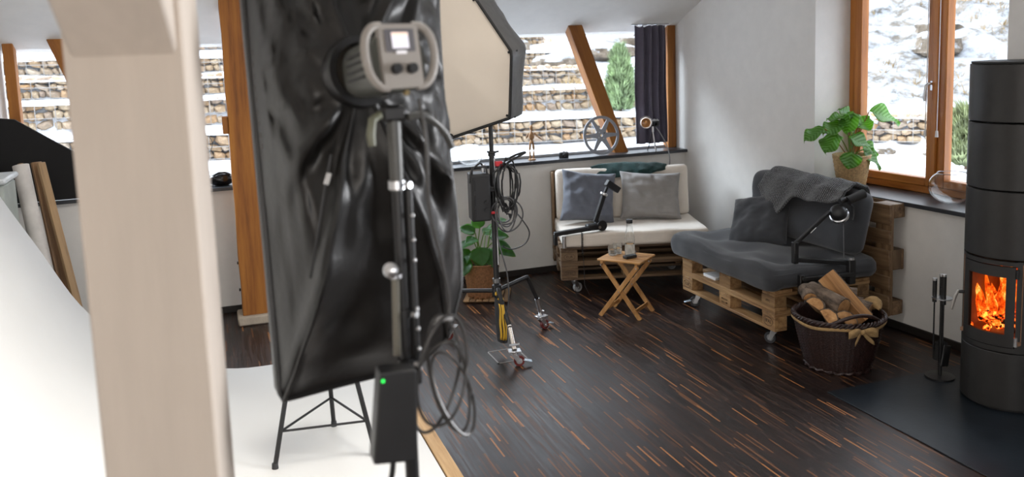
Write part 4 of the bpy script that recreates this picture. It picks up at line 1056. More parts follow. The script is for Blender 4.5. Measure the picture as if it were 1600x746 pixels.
# ================================================================== ON THE SILLS
def bowl(loc, r, label):
    pr_ = [(r*math.sin(PI*a), r*.82-r*.82*math.cos(PI*a)) for a in [.06+.72*k/16 for k in range(17)]]
    t = thing('glass_bowl', label, 'bowl', loc)
    z0 = pr_[0][1]; pr_ = [(a, c-z0) for a, c in pr_]
    MB().lathe([(.001, 0)]+pr_+[(max(.002, a-.003), c+.001) for a, c in reversed(pr_)]+[(.001, .003)], 40).build('glass_wall', GLASS, t)
    MB().tube([(pr_[-1][0]*math.cos(a), pr_[-1][0]*math.sin(a), pr_[-1][1]) for a in [2*PI*k/40 for k in range(40)]], .003, 6, closed=True).build('glass_rim', GLASS, t)
bowl(MW @ V((2.94, .17, .945)), .148, 'round clear glass bowl on the right sill beside the stove')
bowl((2.235, 7.50, 1.07), .125, 'round clear glass bowl on the slate sill behind the octagonal softbox')
# film reel leaning on the brace
t = thing('film_reel', 'grey metal film reel with six spokes leaning on the diagonal brace', 'film reel', (3.545, 7.455, 1.071))
RM = mat('reel_grey', (.30, .32, .36), .45, metal=.4)
TR = Matrix.Translation((0, 0, .188)) @ Matrix.Rotation(R_(-7), 4, 'X') @ Matrix.Rotation(PI/2, 4, 'X')
MB().lathe([(.162, -.006), (.188, -.006), (.188, .006), (.162, .006)], 56, TR, closed=True).build('rim', RM, t, angle=30)
MB().lathe([(.012, -.006), (.060, -.006), (.060, .006), (.012, .006)], 30, TR, closed=True).build('hub', RM, t, angle=30)
for k in range(6):
    a = PI/3*k; 
    MB().prism([(.05, -.024), (.17, -.013), (.17, .013), (.05, .024)], -.0055, .0055, M=TR @ Matrix.Rotation(a, 4, 'Z')).build('spoke', RM, t, smooth=False)
for k in range(4):
    a = PI/2*k+.6; MB().cyl((.036*math.cos(a), .036*math.sin(a), -.008), (.036*math.cos(a), .036*math.sin(a), .008), .006, seg=10, M=TR).build('rivet', BLACK if k == 0 else STEEL, t)
# jointed artist's mannequin
t = thing('artist_mannequin', 'small jointed wooden mannequin standing on the slate sill', 'figurine', (2.845, 7.50, 1.07), R_(10))
MN = wood('mannequin_wood', (.33, .17, .07), (.50, .29, .13), 2, fine=3, rand=.1)
def seg_(a, c, r, nm): 
    a = V(a); c = V(c); MB().tube([a, a.lerp(c, .2), a.lerp(c, .6), c], [r*.55, r, r*.9, r*.5], 10).build(nm, MN, t)
MB().lathe([(.001, 0), (.036, 0), (.036, .010), (.001, .012)], 22).build('base', MN, t)
for s in (-1, 1): seg_((s*.018, 0, .012), (s*.022, 0, .095), .009, 'shin'); seg_((s*.022, 0, .095), (s*.014, 0, .165), .012, 'thigh')
seg_((0, 0, .155), (0, 0, .19), .022, 'pelvis'); seg_((0, 0, .19), (0, 0, .262), .028, 'chest')
seg_((-.030, 0, .255), (-.058, 0, .205), .009, 'upper_arm'); seg_((-.058, 0, .205), (-.046, -.02, .255), .007, 'forearm')
seg_((.030, 0, .255), (.060, 0, .222), .009, 'upper_arm'); seg_((.060, 0, .222), (.115, -.01, .18), .007, 'forearm')
seg_((0, 0, .262), (0, 0, .282), .008, 'neck'); MB().ball((0, 0, .305), (.016, .018, .024), 14, 10).build('head', MN, t)
def camera_body(par, M, s=1.0):
    b_ = MB().box((0, 0, .033*s), (.12*s, .04*s, .066*s), M=M, ch=.006*s).build('camera_body', BLACK, par)
    MB().box((0, 0, .070*s), (.118*s, .036*s, .016*s), M=M, ch=.004*s).build('top_plate', STEEL, par)
    MB().box((0, -.002, .083*s), (.03*s, .028*s, .012*s), M=M, ch=.002).build('viewfinder', STEEL, par)
    MB().lathe([(.026*s, 0), (.026*s, .02*s), (.022*s, .032*s), (.016*s, .032*s), (.014*s, .02*s), (.001, .018*s)], 24, M @ aim((0, -.02*s, .033*s), (0, -1, 0))).build('lens', mat('lens_black', (.02, .02, .022), .2, metal=.4), par)
    MB().cyl((.04*s, 0, .078*s), (.04*s, 0, .088*s), .008*s, seg=12, M=M).build('dial', STEEL, par)
t = thing('vintage_camera', 'small black and silver vintage camera lying on the slate sill', 'camera', (3.155, 7.47, 1.07), R_(-12))
camera_body(t, Matrix.Identity(4), .75)
t = thing('tripod_camera', 'vintage flash camera on a mini tripod before the curtain', 'camera', (4.105, 7.46, 1.07), R_(-8))
for k in range(3):
    a = 2*PI*k/3+.6; MB().tube([(0, 0, .19), (.028*math.cos(a), .028*math.sin(a), .09), (.055*math.cos(a), .055*math.sin(a), 0)], [.006, .005, .004], 8).build('leg', STEEL if k != 1 else BLACKM, t)
MB().cyl((0, 0, .185), (0, 0, .24), .012, seg=12).build('ball_head', STEEL, t)
camera_body(t, Matrix.Translation((.015, 0, .24)), .8)
fl = MB().lathe([(.012, .02), (.03, .008), (.055, -.012), (.062, -.03), (.059, -.03), (.05, -.014), (.02, .004), (.001, .006)], 28, aim((-.075, -.02, .29), (.35, .85, .05))).build('flash_reflector', mat('polished_reflector', (.75, .75, .76), .08, metal=1), t)
MB().ball((-.085, -.045, .288), (.014, .014, .018), 12, 8).build('flash_bulb', mat('amber_bulb', (.75, .33, .10), .2), fl)
MB().tube(smoothpath([(.02, -.02, .235), (.06, -.05, .17), (.105, -.09, .06), (.115, -.14, -.05), (.115, -.14, -.15)], 6), .005, 7).build('cable_release', mat('grey_braid', (.25, .25, .26), .5, metal=.3), t)
# curtain
def curt(u, v):
    x = 3.965+.34*u+.004*math.sin(v*9); return (x+.01*math.sin(u*40)*v, YB+.115+(.030+.012*nz(u*3, 0, 7))*math.sin(u*PI*2*(3.2+1.2*u)+.5*math.sin(v*2.2))+.014*nz(u*5, v*2, 4), 2.285-1.15*v+.008*math.sin(u*32)*(1-v))
o = MB().grid(curt, 110, 24).build('curtain', mat('dark_violet_cloth', (.105, .095, .135), .8, var=.15, bump=.15, bscale=200, sheen=.2), solid=.003); tag(o, 'dark violet-grey curtain hanging at the right end of the ribbon window', 'curtain')
MB().tube([(3.93, YB+.115, 2.302), (4.34, YB+.115, 2.302)], .006, 8).build('curtain_rod', STEEL, o)
# black gear bag on the sill beside the post
t = thing('headphone_case', 'shiny black gear pouch on the sill beside the timber post', 'pouch', (.075, 7.50, 1.07))
def pouch(u, v):
    a = 2*PI*v; p = PI*u/1.0; q = V((math.sin(p)*math.cos(a), math.sin(p)*math.sin(a), math.cos(p))); return (q.x*.105, q.y*.07, .052+max(-.05, q.z*.06)+.012*nz(q.x*2, q.y*2, q.z*2)*(1 if q.z > -.5 else 0))
MB().grid(pouch, 16, 24, wrap_v=True).build('pouch_body', mat('gloss_black', (.008, .008, .009), .18), t)
MB().tube([(-.06, -.045, .09), (-.02, -.06, .112), (.03, -.06, .112), (.07, -.045, .09)], .008, 8).build('pouch_strap', BLACK, t)
t = thing('wire_ornament', 'thin wire ring ornament standing on the sill behind the pillar', 'ornament', (-.03, 7.52, 1.07))
MB().tube([(.055*math.cos(a), 0, .35+.075*math.sin(a)) for a in [2*PI*k/30 for k in range(30)]], .003, 6, closed=True).build('ring', BLACKM, t)
MB().tube(smoothpath([(0, 0, .006), (.012, 0, .1), (-.008, 0, .2), (.0, 0, .275)], 5), .003, 6).build('stem', BLACKM, t)
MB().lathe([(.001, 0), (.04, 0), (.04, .006), (.001, .008)], 20).build('foot', BLACKM, t)
for a in (0, PI/3, 2*PI/3): MB().tube([(.055*math.cos(a), 0, .35+.075*math.sin(a)), (-.055*math.cos(a), 0, .35-.075*math.sin(a))], .0022, 5).build('spoke', BLACKM, t)

# ================================================================== WHITE CYCLORAMA
CY = mat('white_cyclorama', (.80, .79, .76), .6, var=.02, vscale=1.5)
t = thing('cyclorama', 'large white curved photo backdrop sweeping up at the left', 'backdrop', (0, 0, 0))
prof = [(.965, .035), (.5, .035), (.22, .036)]
for k in range(1, 19):
    a = R_(64)*k/18; prof.append((.22-1.27*math.sin(a), .036+1.27*(1-math.cos(a))))
lx, lz = prof[-1]
prof += [(lx-.115, lz+.24), (lx-.23, lz+.46), (lx-.31, lz+.62), (lx-.50, lz+1.05), (lx-.62, lz+1.4)]
CY0, CY1 = 2.55, 5.86
m = MB(); n = len(prof)
vs = [(x, y, z) for y in (CY0, (CY0+CY1)/2, CY1) for x, z in prof]
fs = [(j*n+i, j*n+i+1, (j+1)*n+i+1, (j+1)*n+i) for j in range(2) for i in range(n-1)]
o = m.add(vs, fs).build('sweep', CY, t); q = o.modifiers.new('thickness', 'SOLIDIFY'); q.thickness = .012; q.offset = 0
PLY = wood('edge_strip_wood', (.46, .27, .11), (.66, .43, .21), 1, rand=.1)
MB().box((1.01, (CY0+CY1)/2, .022), (.075, CY1-CY0, .044), ch=.003).build('edge_strip', PLY, t)
for x in (.7, .3, -.05): MB().box((x, (CY0+CY1)/2, .0145), (.06, CY1-CY0-.02, .028)).build('batten', PLY, t, smooth=False)
for y in (2.8, 4.2, 5.6):
    bar((-1.42, y, 0), (-1.42, y, 1.65), .04, .06, 'support_post', PLY, t); bar((-1.42, y, .5), (-.84, y, .48), .03, .04, 'support_rib', PLY, t)

# stool behind the softbox
t = thing('metal_stool', 'black three legged metal stool standing on the white backdrop behind the softbox', 'stool', (.473, 4.418, .041))
FT = [V((-.283, -.108, 0)), V((.067, .282, 0)), V((.217, -.173, 0))]
TOPS = [V((p.x*.48, p.y*.48, .66)) for p in FT]
for p, q in zip(FT, TOPS):
    l = MB().tube([p+V((0, 0, .012)), q], [.0125, .0125], 10).build('leg', BLACKM, t)
    MB().cyl(p, p+V((0, 0, .03)), .017, .015, 12).build('rubber_foot', RUBBER, l)
for k in range(3):
    a, c = k, (k+1) % 3
    MB().tube([FT[a].lerp(TOPS[a], .28), FT[c].lerp(TOPS[c], .28)], .0065, 8).build('cross_wire', BLACKM, t)
MB().lathe([(.001, .655), (.15, .653), (.175, .66), (.18, .674), (.17, .686), (.001, .68)], 36).build('seat', BLACK, t)

# ================================================================== SOFTBOX ON THE NEAR STAND
PC = V((.423, 1.93, 2.098)); DV = V((-.12, .985, -.12)).normalized()
ux = V((0, 0, 1)).cross(DV).normalized()*-1; uy = ux.cross(DV)*-1
if uy.z < 0: uy = -uy
if ux.x < 0: ux = -ux
t = thing('strip_softbox', 'large black nylon softbox seen from behind, close to the camera', 'softbox', (.40, 2.05, 1.0)); RO = V((.40, 2.05, 1.0))
rim = [(.121, 2.525, 2.47), (.122, 2.494, 2.196), (.126, 2.46, 1.916), (.13, 2.413, 1.529), (.132, 2.369, 1.162), (.279, 2.388, 1.171), (.43, 2.407, 1.179), (.533, 2.42, 1.183), (.637, 2.442, 1.253), (.688, 2.464, 1.39), (.696, 2.477, 1.486), (.689, 2.5, 1.682), (.677, 2.529, 1.934), (.681, 2.56, 2.185), (.697, 2.598, 2.474), (.66, 2.62, 2.62), (.41, 2.585, 2.63), (.17, 2.55, 2.60)]
rim = [V(p) for p in rim]
def resample(loop, n):
    L_ = [0]
    for i in range(len(loop)): L_.append(L_[-1]+(loop[(i+1) % len(loop)]-loop[i]).length)
    out = []
    for k in range(n):
        s = L_[-1]*k/n; i = max(j for j in range(len(loop)) if L_[j] <= s+1e-9); f = (s-L_[i])/(L_[i+1]-L_[i]); out.append(loop[i].lerp(loop[(i+1) % len(loop)], f))
    return out
NR = 120
rimr = resample(rim, NR); HDV = V((-.27, .95, -.16)).normalized(); ringc = PC+HDV*.23
rod_pts = [rim[4], rim[8], rim[15], rim[17], V((.13, 2.44, 1.75)), V((.69, 2.49, 1.6))]
def fab(u, v):
    i = int(round(v*NR)) % NR; p = rimr[i]
    d = p-ringc; d2 = d-DV*d.dot(DV); rp_ = ringc+d2.normalized()*.085
    q = rp_.lerp(p, u)
    # fabric pulled over rods: ridges at the rods, slack and wrinkles between
    ridge = sum(math.exp(-((p-r).length/.07)**2) for r in rod_pts)
    bul = math.sin(PI*u)
    q = q - DV*(.085*bul*min(1.2, .55+ridge*.6)) + d2.normalized()*(.035*bul)
    ang = math.atan2(d2.dot(uy), d2.dot(ux))
    q = q + DV*(.045*nz(ang*1.3+u*1.2, u*2.2, 1, 2.0)+.022*nz(ang*3.2, u*4.5, 4, 2.0)+.006*math.sin(ang*22+u*9))*min(1, bul*1.6)
    return q-RO
fo = MB().grid(fab, 26, NR, wrap_v=True).build('back_fabric', NYLON, t, angle=70)
# seam piping along the rods
for r in rod_pts[:4]:
    k = min(range(NR), key=lambda j: (rimr[j]-r).length)
    MB().tube([V(fab(u/14, k/NR))-DV*.004 for u in range(15)], .006, 6).build('seam', NYLON, fo)
m = MB()
for i in range(NR):
    j = (i+1) % NR; a, c = rimr[i]-RO, rimr[j]-RO; m.add([a, c, c+DV*.07, a+DV*.07], [(0, 1, 2, 3)])
m.build('front_lip', NYLON, t, solid=.004, angle=70)
MB().tube([p-RO for p in rimr], .008, 6, closed=True).build('rim_seam', NYLON, t)
m = MB(); m.add([p-RO+DV*.02 for p in rimr], [tuple(range(NR))]); m.build('diffuser', mat('diffuser_cloth', (.72, .66, .58), .8), t, smooth=False)
# brand tag as a stitched white mark on the left flank, and a white pull tag
sl = MB(); rs_ = random.Random(2)
mk = [i for i in range(NR) if rimr[i].x < .135 and 1.83 < rimr[i].z < 2.12]
for i in mk[::1]:
    p = V(fab(.93, i/NR))-DV*.006; sl.box(p, (.006, .003, .014), ch=.001)
sl.build('side_logo', mat('grey_print', (.16, .155, .15), .7), t)
# flash head: body, speed ring, control panel with two handle loops
ring = aim(ringc-RO, HDV)
hx = V((0, 0, 1)).cross(HDV).normalized()*-1; hx = hx if hx.x > 0 else -hx
hy = hx.cross(HDV); hy = hy if hy.z > 0 else -hy
MB().lathe([(.07, -.03), (.088, -.03), (.092, 0), (.088, .025), (.07, .025)], 32, ring, closed=True).build('speed_ring', BLACKM, t)
hd = thing('flash_head', 'studio flash head with grey control panel, screen and two dials behind the black softbox', 'flash', (.423, 1.93, 2.0)); HO = V((.423, 1.93, 2.0))
HB = mat('flash_grey_green', (.075, .078, .068), .42, var=.1)
HP = mat('flash_panel_grey', (.30, .275, .25), .5, var=.05)
MH = axm(tuple(hx), tuple(hy), tuple(-HDV), PC-HO)     # panel frame: x right, y up, z towards the camera
def rrect(wd, ht, r, n=6):
    o = []
    for cx, cy, a0 in ((wd/2-r, ht/2-r, 0), (-wd/2+r, ht/2-r, PI/2), (-wd/2+r, -ht/2+r, PI), (wd/2-r, -ht/2+r, 3*PI/2)):
        for k in range(n+1): a = a0+PI/2*k/n; o.append((cx+r*math.cos(a), cy+r*math.sin(a)))
    return o
m = MB(); secs = [(-.205, .62), (-.20, .80), (-.17, .92), (-.08, .98), (-.03, 1.0), (-.012, .97)]; base = rrect(.136, .136, .045); nb = len(base)
vs = []
for z, s in secs: vs += [(x*s, y*s-.01, z) for x, y in base]
fs = [(k*nb+i, k*nb+(i+1) % nb, (k+1)*nb+(i+1) % nb, (k+1)*nb+i) for k in range(len(secs)-1) for i in range(nb)]+[tuple(range(nb)), tuple((len(secs)-1)*nb+i for i in reversed(range(nb)))]
m.add(vs, fs, MH).build('housing', HB, hd)
for k in range(4): MB().box((-.069, .02-.018*k, -.10), (.004, .006, .09), M=MH, ch=.001).build('vent_slot', BLACK, hd)
pn = MB().prism(rrect(.098, .146, .012), -.014, .004, M=MH).build('control_panel', HP, hd, angle=30)
MB().prism(rrect(.074, .052, .004), .004, .006, M=MH @ Matrix.Translation((0, .035, 0))).build('screen_bezel', mat('bezel_grey', (.12, .115, .125), .4), hd)
MB().box((0, .035, .0068), (.042, .036, .0015), M=MH).build('screen', emis('lit_screen', (.62, .60, .66), .55), pn, smooth=False)
MB().box((0, .049, .0074), (.040, .007, .001), M=MH).build('screen_bar', emis('screen_bar', (.75, .55, .45), .6), pn, smooth=False)
MB().box((0, .008, .0065), (.026, .007, .0015), M=MH).build('panel_print', emis('panel_print', (.7, .68, .7), .3), pn, smooth=False)
for s in (-1, 1):
    MB().lathe([(.001, .018), (.011, .018), (.0125, .004), (.0125, .002)], 20, MH @ Matrix.Translation((s*.020, -.030, .002))).build('dial', BLACK, hd)
    pts = smoothpath([(s*.040, .070, -.006), (s*.064, .066, -.002), (s*.083, .042, .0), (s*.088, 0, .0), (s*.078, -.042, -.002), (s*.058, -.066, -.004), (s*.036, -.070, -.006)], 5)
    MB().tube(pts, .0095, 10, M=MH).build('handle_loop', HP, hd)
MB().cyl((-.03, -.085, -.02), (-.03, -.085, -.045), .007, seg=12, M=MH).build('socket', BLACK, hd)
MB().lathe([(.006, 0), (.008, .006), (.006, .012)], 12, MH @ Matrix.Translation((.01, -.082, -.02))).build('brass_port', mat('brass', (.5, .38, .2), .3, metal=1), hd)

# light stand
PX, PY = .413, 2.0
t = thing('light_stand', 'black light stand with chrome collars carrying the flash head and softbox', 'light stand', (PX, PY, 0))
MB().cyl((0, 0, .12), (0, 0, 1.35), .0175, seg=16).build('lower_tube', BLACKM, t); MB().cyl((0, 0, 1.25), (0, 0, 1.80), .0145, seg=16).build('middle_tube', BLACKM, t)
MB().cyl((0, 0, 1.78), (0, 0, 1.955), .016, .018, seg=16).build('upper_socket', mat('stand_grey', (.07, .07, .066), .4), t)
for z in (1.355, 1.48, 1.795):
    c_ = MB().cyl((0, 0, z-.010), (0, 0, z+.010), .021, seg=18).build('collar', STEEL if z > 1.7 else BLACKM, t)
    MB().cyl((.018, -.02, z), (.026, -.03, z), .008, seg=10).build('clamp_screw', STEEL, c_)
MB().cyl((.026, -.004, 1.30), (.026, -.004, 1.80), .010, seg=12).build('side_tube', BLACKM, t)
for z in (1.72, 1.66, 1.61, 1.49, 1.44, 1.39, 1.34): MB().ball((.030, -.016, z), .0055, 10, 6).build('rivet', STEEL, t)
MB().cyl((-.026, -.022, 1.385), (-.020, -.022, 1.60), .0095, .0095, seg=12).build('counter_rod', mat('khaki_tube', (.17, .16, .13), .35, metal=.5), t)
k_ = MB().lathe([(.006, 0), (.017, .004), (.019, .012), (.012, .018), (.001, .02)], 14, aim((-.03, -.04, 1.60), (-.5, -.8, .1))).build('wing_knob', STEEL, t)
MB().lathe([(.011, -.008), (.016, -.004), (.016, .004), (.011, .008)], 14, Matrix.Translation((-.02, -.022, 1.58))).build('rod_ring', STEEL, t)
MB().box((0, 0, 1.965), (.06, .045, .04), ch=.008).build('tilt_bracket', BLACK, t)
MB().tube([(-.035, -.02, 1.965), (-.055, -.03, 1.955), (-.062, -.035, 1.92), (-.06, -.035, 1.895)], [.010, .010, .011, .009], 10).build('tilt_lever', mat('olive_lever', (.12, .125, .085), .4), t)
MB().tube(smoothpath([(.03, -.02, 1.955), (.075, -.01, 1.955), (.125, .02, 1.915), (.15, .04, 1.87)], 4), .009, 10).build('tilt_handle', mat('stand_grey', (.07, .07, .066), .4), t)
for k in range(3):
    a = 2*PI*k/3+.5; MB().tube([(.02*math.cos(a), .02*math.sin(a), .62), (.42*math.cos(a), .42*math.sin(a), .012)], .011, 10).build('leg', BLACKM, t)
    MB().tube([(.01*math.cos(a), .01*math.sin(a), .22), (.24*math.cos(a), .24*math.sin(a), .28)], .007, 8).build('leg_strut', BLACKM, t)
MB().lathe([(.017, .58), (.03, .59), (.03, .66), (.017, .67)], 16).build('leg_hub', BLACK, t)
# white tag hanging on the softbox strap
o = MB().box((0, 0, 0), (.013, .003, .03), ch=.001).build('strap_tag', WPL, loc=(.278, 2.14, 1.815)); o.rotation_euler = (0, .35, .2); o.data.name = 'strap_tag'
o.parent = bpy.data.objects['strip_softbox']; o.location = V((.272, 2.16, 1.80))-RO
MB().tube([V((.284, 2.165, 1.86))-RO, V((.262, 2.16, 1.77))-RO, V((.215, 2.17, 1.55))-RO], .004, 6).build('strap', BLACK, bpy.data.objects['strip_softbox'])

# power pack hanging on the stand
t = thing('battery_pack', 'black battery pack with green light hanging low on the light stand', 'battery', (.36, 1.90, 1.16))
T = Matrix.Translation((0, 0, .115)) @ Matrix.Rotation(R_(-9), 4, 'Y') 
MB().prism([(-.055, -.108), (.05, -.112), (.043, .11), (-.043, .11)], -.03, .03, M=Matrix.Translation((0, 0, .115)) @ Matrix.Rotation(R_(4), 4, 'Y') @ Matrix.Rotation(PI/2, 4, 'X')).build('case', BLACK, t, smooth=False, bevel=.006)
MB().ball((-.030, -.031, .208), .0042, 10, 6).build('status_light', emis('green_led', (.02, .9, .10), 1.0), t)
MB().box((.03, .05, .19), (.03, .07, .02), ch=.004).build('hanger', BLACK, t)
MB().tube(smoothpath([(-.01, 0, .006), (-.014, .004, -.03), (-.02, .02, -.10), (-.01, .03, -.3), (-.03, .05, -.7), (-.05, .06, -1.14)], 5), .007, 8).build('outlet_cord', CABLE, t)
# cable loops
t = thing('cable_bundle', 'loops of black cable hanging from the near light stand', 'cable', (.47, 1.95, 1.35)); CO = V((.47, 1.95, 1.35))
def loopc(c, rx, rz_, tilt, ph=0, y=0): return [V((c[0]+rx*math.cos(a)+tilt*math.sin(a), c[1]+y+.012*math.sin(2*a+ph), c[2]+rz_*math.sin(a)))-CO for a in [2*PI*k/36 for k in range(36)]]
CG = mat('sheathed_cable', (.045, .043, .042), .35)
for (c, rx, rz_, tl, ph) in (((.485, 1.93, 1.345), .06, .135, .02, 0), ((.505, 1.95, 1.33), .045, .15, -.02, 1), ((.475, 1.96, 1.30), .055, .11, .03, 2), ((.515, 1.94, 1.28), .042, .11, -.03, 3)):
    MB().tube(loopc(c, rx, rz_, tl, ph), .0042, 7, closed=True).build('loop', CG, t)
MB().tube(smoothpath([V(q)-CO for q in ((.46, 1.93, 2.00), (.468, 1.91, 1.90), (.47, 1.92, 1.75), (.50, 1.94, 1.60), (.515, 1.95, 1.5), (.50, 1.95, 1.46))], 6), .0048, 8).build('feed_cable', CG, t)
MB().tube(smoothpath([V(q)-CO for q in ((.47, 1.95, 1.46), (.49, 1.93, 1.475), (.515, 1.935, 1.47))], 6), .006, 8).build('cable_tie', mat('grey_tie', (.30, .30, .30), .5), t)

# ================================================================== OCTAGONAL SOFTBOX ON THE ROLLING STAND
OC = [V(p) for p in ((1.685, 5.377, 2.448), (1.88, 5.251, 2.088), (1.886, 5.35, 1.653), (1.579, 5.719, 1.511), (1.3, 5.995, 1.629), (1.16, 6.037, 2.085), (1.2, 5.879, 2.558), (1.409, 5.597, 2.78))]
ON = V((-.72, -.66, -.16)).normalized(); occ = sum(OC, V())/8
t = thing('octagonal_softbox', 'octagonal softbox with a beige diffuser and black sides on the rolling stand', 'softbox', occ)
OCr = resample([p-occ for p in OC], 96)
FACE = mat('beige_diffuser', (.66, .585, .50), .85, var=.04, vscale=2, bump=.12, bscale=5)
pts8 = [p-occ for p in OC]
def dif(u, v):
    i = int(round(v*96)) % 96; q = OCr[i]*u*.985; return q+ON*(.035*(1-u*u)+.006*nz(q.x*4, q.y*4, q.z*4)-.012)
MB().grid(dif, 12, 96, wrap_v=True).build('diffuser', FACE, t, angle=60)
SP = [(0, 1.0, .0), (.06, 1.025, 0), (.16, 1.03, .0), (.26, .95, 0), (.36, .76, 0), (.44, .48, 0), (.50, .16, 0)]
def side(u, v):
    i = int(round(v*96)) % 96; f = u*(len(SP)-1); k = min(int(f), len(SP)-2); g = f-k
    s = SP[k][0]+(SP[k+1][0]-SP[k][0])*g; r = SP[k][1]+(SP[k+1][1]-SP[k][1])*g
    a = (i % 12)/12; pull = -.03*math.sin(PI*a)*math.sin(PI*u)
    return OCr[i]*(r+pull)-ON*s+V((.006*nz(i*.4, u*8, 1), .006*nz(i*.4, u*8, 5), .008*nz(i*.5, u*7, 9)))
MB().grid(side, 22, 96, wrap_v=True).build('side_fabric', mat('octa_nylon', (.10, .098, .096), .34, bump=.8, bscale=8), t, angle=50)
MB().tube([p*1.0+ON*.002 for p in OCr], .007, 7, closed=True).build('front_edge', NYLON, t)
m = MB()
for i in range(96):
    j = (i+1) % 96; m.add([OCr[i], OCr[j], OCr[j]*.975+ON*.004, OCr[i]*.975+ON*.004], [(0, 1, 2, 3)])
m.build('edge_band', NYLON, t, solid=.004)
for i in range(8): MB().tube([pts8[i]*.95+ON*.006, pts8[i]*1.01-ON*.06], .008, 6).build('corner_pocket', NYLON, t)
ap = occ-ON*.50
hd = thing('flash_head', 'dark flash head hidden behind the octagonal softbox on the rolling stand', 'flash', ap)
TT = aim(V((0, 0, 0)), -ON)
MB().lathe([(.10, -.02), (.10, .02), (.065, .03), (.062, .22), (.05, .235), (.001, .235)], 28, TT).build('housing', HB, hd)
MB().lathe([(.04, .235), (.045, .24), (.04, .25), (.001, .25)], 20, TT).build('rear_panel', BLACK, hd)
# rolling stand
S0 = V((1.845, 5.655, 0))
t = thing('rolling_stand', 'black rolling light stand with chrome joints and red wheels', 'light stand', S0)
MB().cyl((0, 0, .43), (0, 0, 1.40), .0195, seg=18).build('column', BLACKM, t)
MB().cyl((0, 0, 1.38), (0, 0, 2.12), .0155, seg=16).build('riser', BLACKM, t)
MB().tube([(0, 0, 2.10), (.0, .10, 2.12), (ap-S0).lerp(V((0, 0, 2.1)), .2)], .015, 10).build('head_arm', BLACKM, t)
c_ = MB().cyl((0, 0, 1.375), (0, 0, 1.41), .026, seg=18).build('collar', BLACKM, t)
MB().tube([(-.04, -.02, 1.41), (.0, -.03, 1.40), (.04, -.04, 1.41)], .007, 8).build('wing_nut', BLACKM, c_)
MB().cyl((.014, -.018, .60), (.012, -.018, 1.36), .006, seg=10).build('steel_stay', STEEL, t)
MB().cyl((0, 0, .47), (0, 0, .50), .028, seg=18).build('lower_collar', mat('collar_grey', (.16, .16, .16), .35, metal=.6), t)
MB().lathe([(.02, .36), (.034, .37), (.034, .45), (.02, .46)], 18).build('leg_hub', BLACKM, t)
RED = mat('red_tread', (.11, .014, .012), .45)
def rleg(end, knee, kind):
    e = V(end)-S0; kn = V(knee)-S0
    st_ = V((0, 0, .41))
    path = [st_, st_.lerp(kn, .5), kn*.97+st_*.03, kn, kn.lerp(V((e.x, e.y, .17)), .06), V((e.x, e.y, .17)).lerp(kn, .25)]
    MB().tube(path, .0155, 12).build('leg', BLACKM, t)
    s_ = MB().tube([V((e.x, e.y, .17)).lerp(kn, .3), V((e.x, e.y, .115))], .0175, 14).build('chrome_socket', mat('warm_chrome', (.78, .72, .66), .18, metal=1) if kind else STEEL, t)
    d_ = V((-kn.y+e.y, kn.x-e.x, 0)).normalized() if (kn-e).xy.length > .02 else V((1, 0, 0))
    MB().tube([V((e.x, e.y, .15))-d_*.035, V((e.x, e.y, .15))+d_*.035], .007, 8).build('cross_bolt', STEEL, s_)
    caster(t, e.x, e.y, .112, {0: .4, 1: -.2, 2: 2.6}[kind], wheel=RED, brake=True, r=.037, rim=mat('pale_hub', (.5, .5, .5), .4, metal=.4))
rleg((1.815, 5.235, 0), (1.826, 5.57, .44), 1)
rleg((2.255, 5.86, 0), (2.13, 5.80, .44), 0)
rleg((1.575, 5.925, 0), (1.62, 5.88, .38), 2)
# battery generator hung on the stand
t = thing('power_generator', 'black studio power generator hung on the rolling stand', 'power pack', (1.735, 5.63, .93), R_(-8))
MB().box((0, 0, .175), (.135, .16, .33), ch=.008).build('case', mat('generator_black', (.018, .018, .019), .5), t)
MB().box((0, -.083, .17), (.11, .006, .30), ch=.002).build('front_panel', BLACK, t)
for z in (.06, .16, .26): MB().box((-.045, -.088, z), (.012, .006, .07), ch=.002).build('grip_rib', BLACKM, t); 
for z in (.09, .14): MB().cyl((.035, -.085, z), (.035, -.10, z), .016, seg=14).build('output_socket', BLACKM, t)
MB().tube([(-.055, -.06, .34), (-.05, -.06, .385), (.045, -.06, .385), (.05, -.06, .34)], .008, 8).build('carry_handle', BLACK, t)
MB().cyl((.03, -.03, .345), (.03, -.03, .40), .014, seg=14).build('plug', STEEL, t)
MB().tube(smoothpath([(.03, -.03, .39), (.0, -.06, .41), (-.06, -.07, .36), (-.075, -.075, .28)], 5), .006, 7).build('lead', CABLE, t)
MB().box((.085, .0, .22), (.05, .05, .04), ch=.006).build('hook_clamp', BLACKM, t)
# coiled cables on the stand
t = thing('coiled_cable', 'coils of black cable tied to the rolling stand with red ties', 'cable', (1.90, 5.62, 1.1)); KO = V((1.90, 5.62, 1.1))
rc = random.Random(9)
for k in range(7):
    rx, rz_ = rc.uniform(.045, .08), rc.uniform(.14, .20); cx = 1.925+rc.uniform(-.02, .03)
    MB().tube([V((cx+rx*math.cos(a)*(1+.25*math.sin(a)), 5.60+.02*math.sin(a*2+k)-.006*k, 1.17-.03*rc.random()+rz_*math.sin(a)))-KO for a in [2*PI*j/40 for j in range(40)]], .0062, 7, closed=True).build('upper_coil', CABLE, t)
for k in range(5):
    rx, rz_ = rc.uniform(.06, .10), rc.uniform(.09, .13)
    MB().tube([V((1.895+.015*k*.5+rx*math.cos(a), 5.59-.006*k+.015*math.sin(a*2+k), 1.0-.01*k+rz_*math.sin(a)))-KO for a in [2*PI*j/40 for j in range(40)]], .0055, 7, closed=True).build('lower_coil', mat('grey_cable', (.06, .06, .062), .4), t)
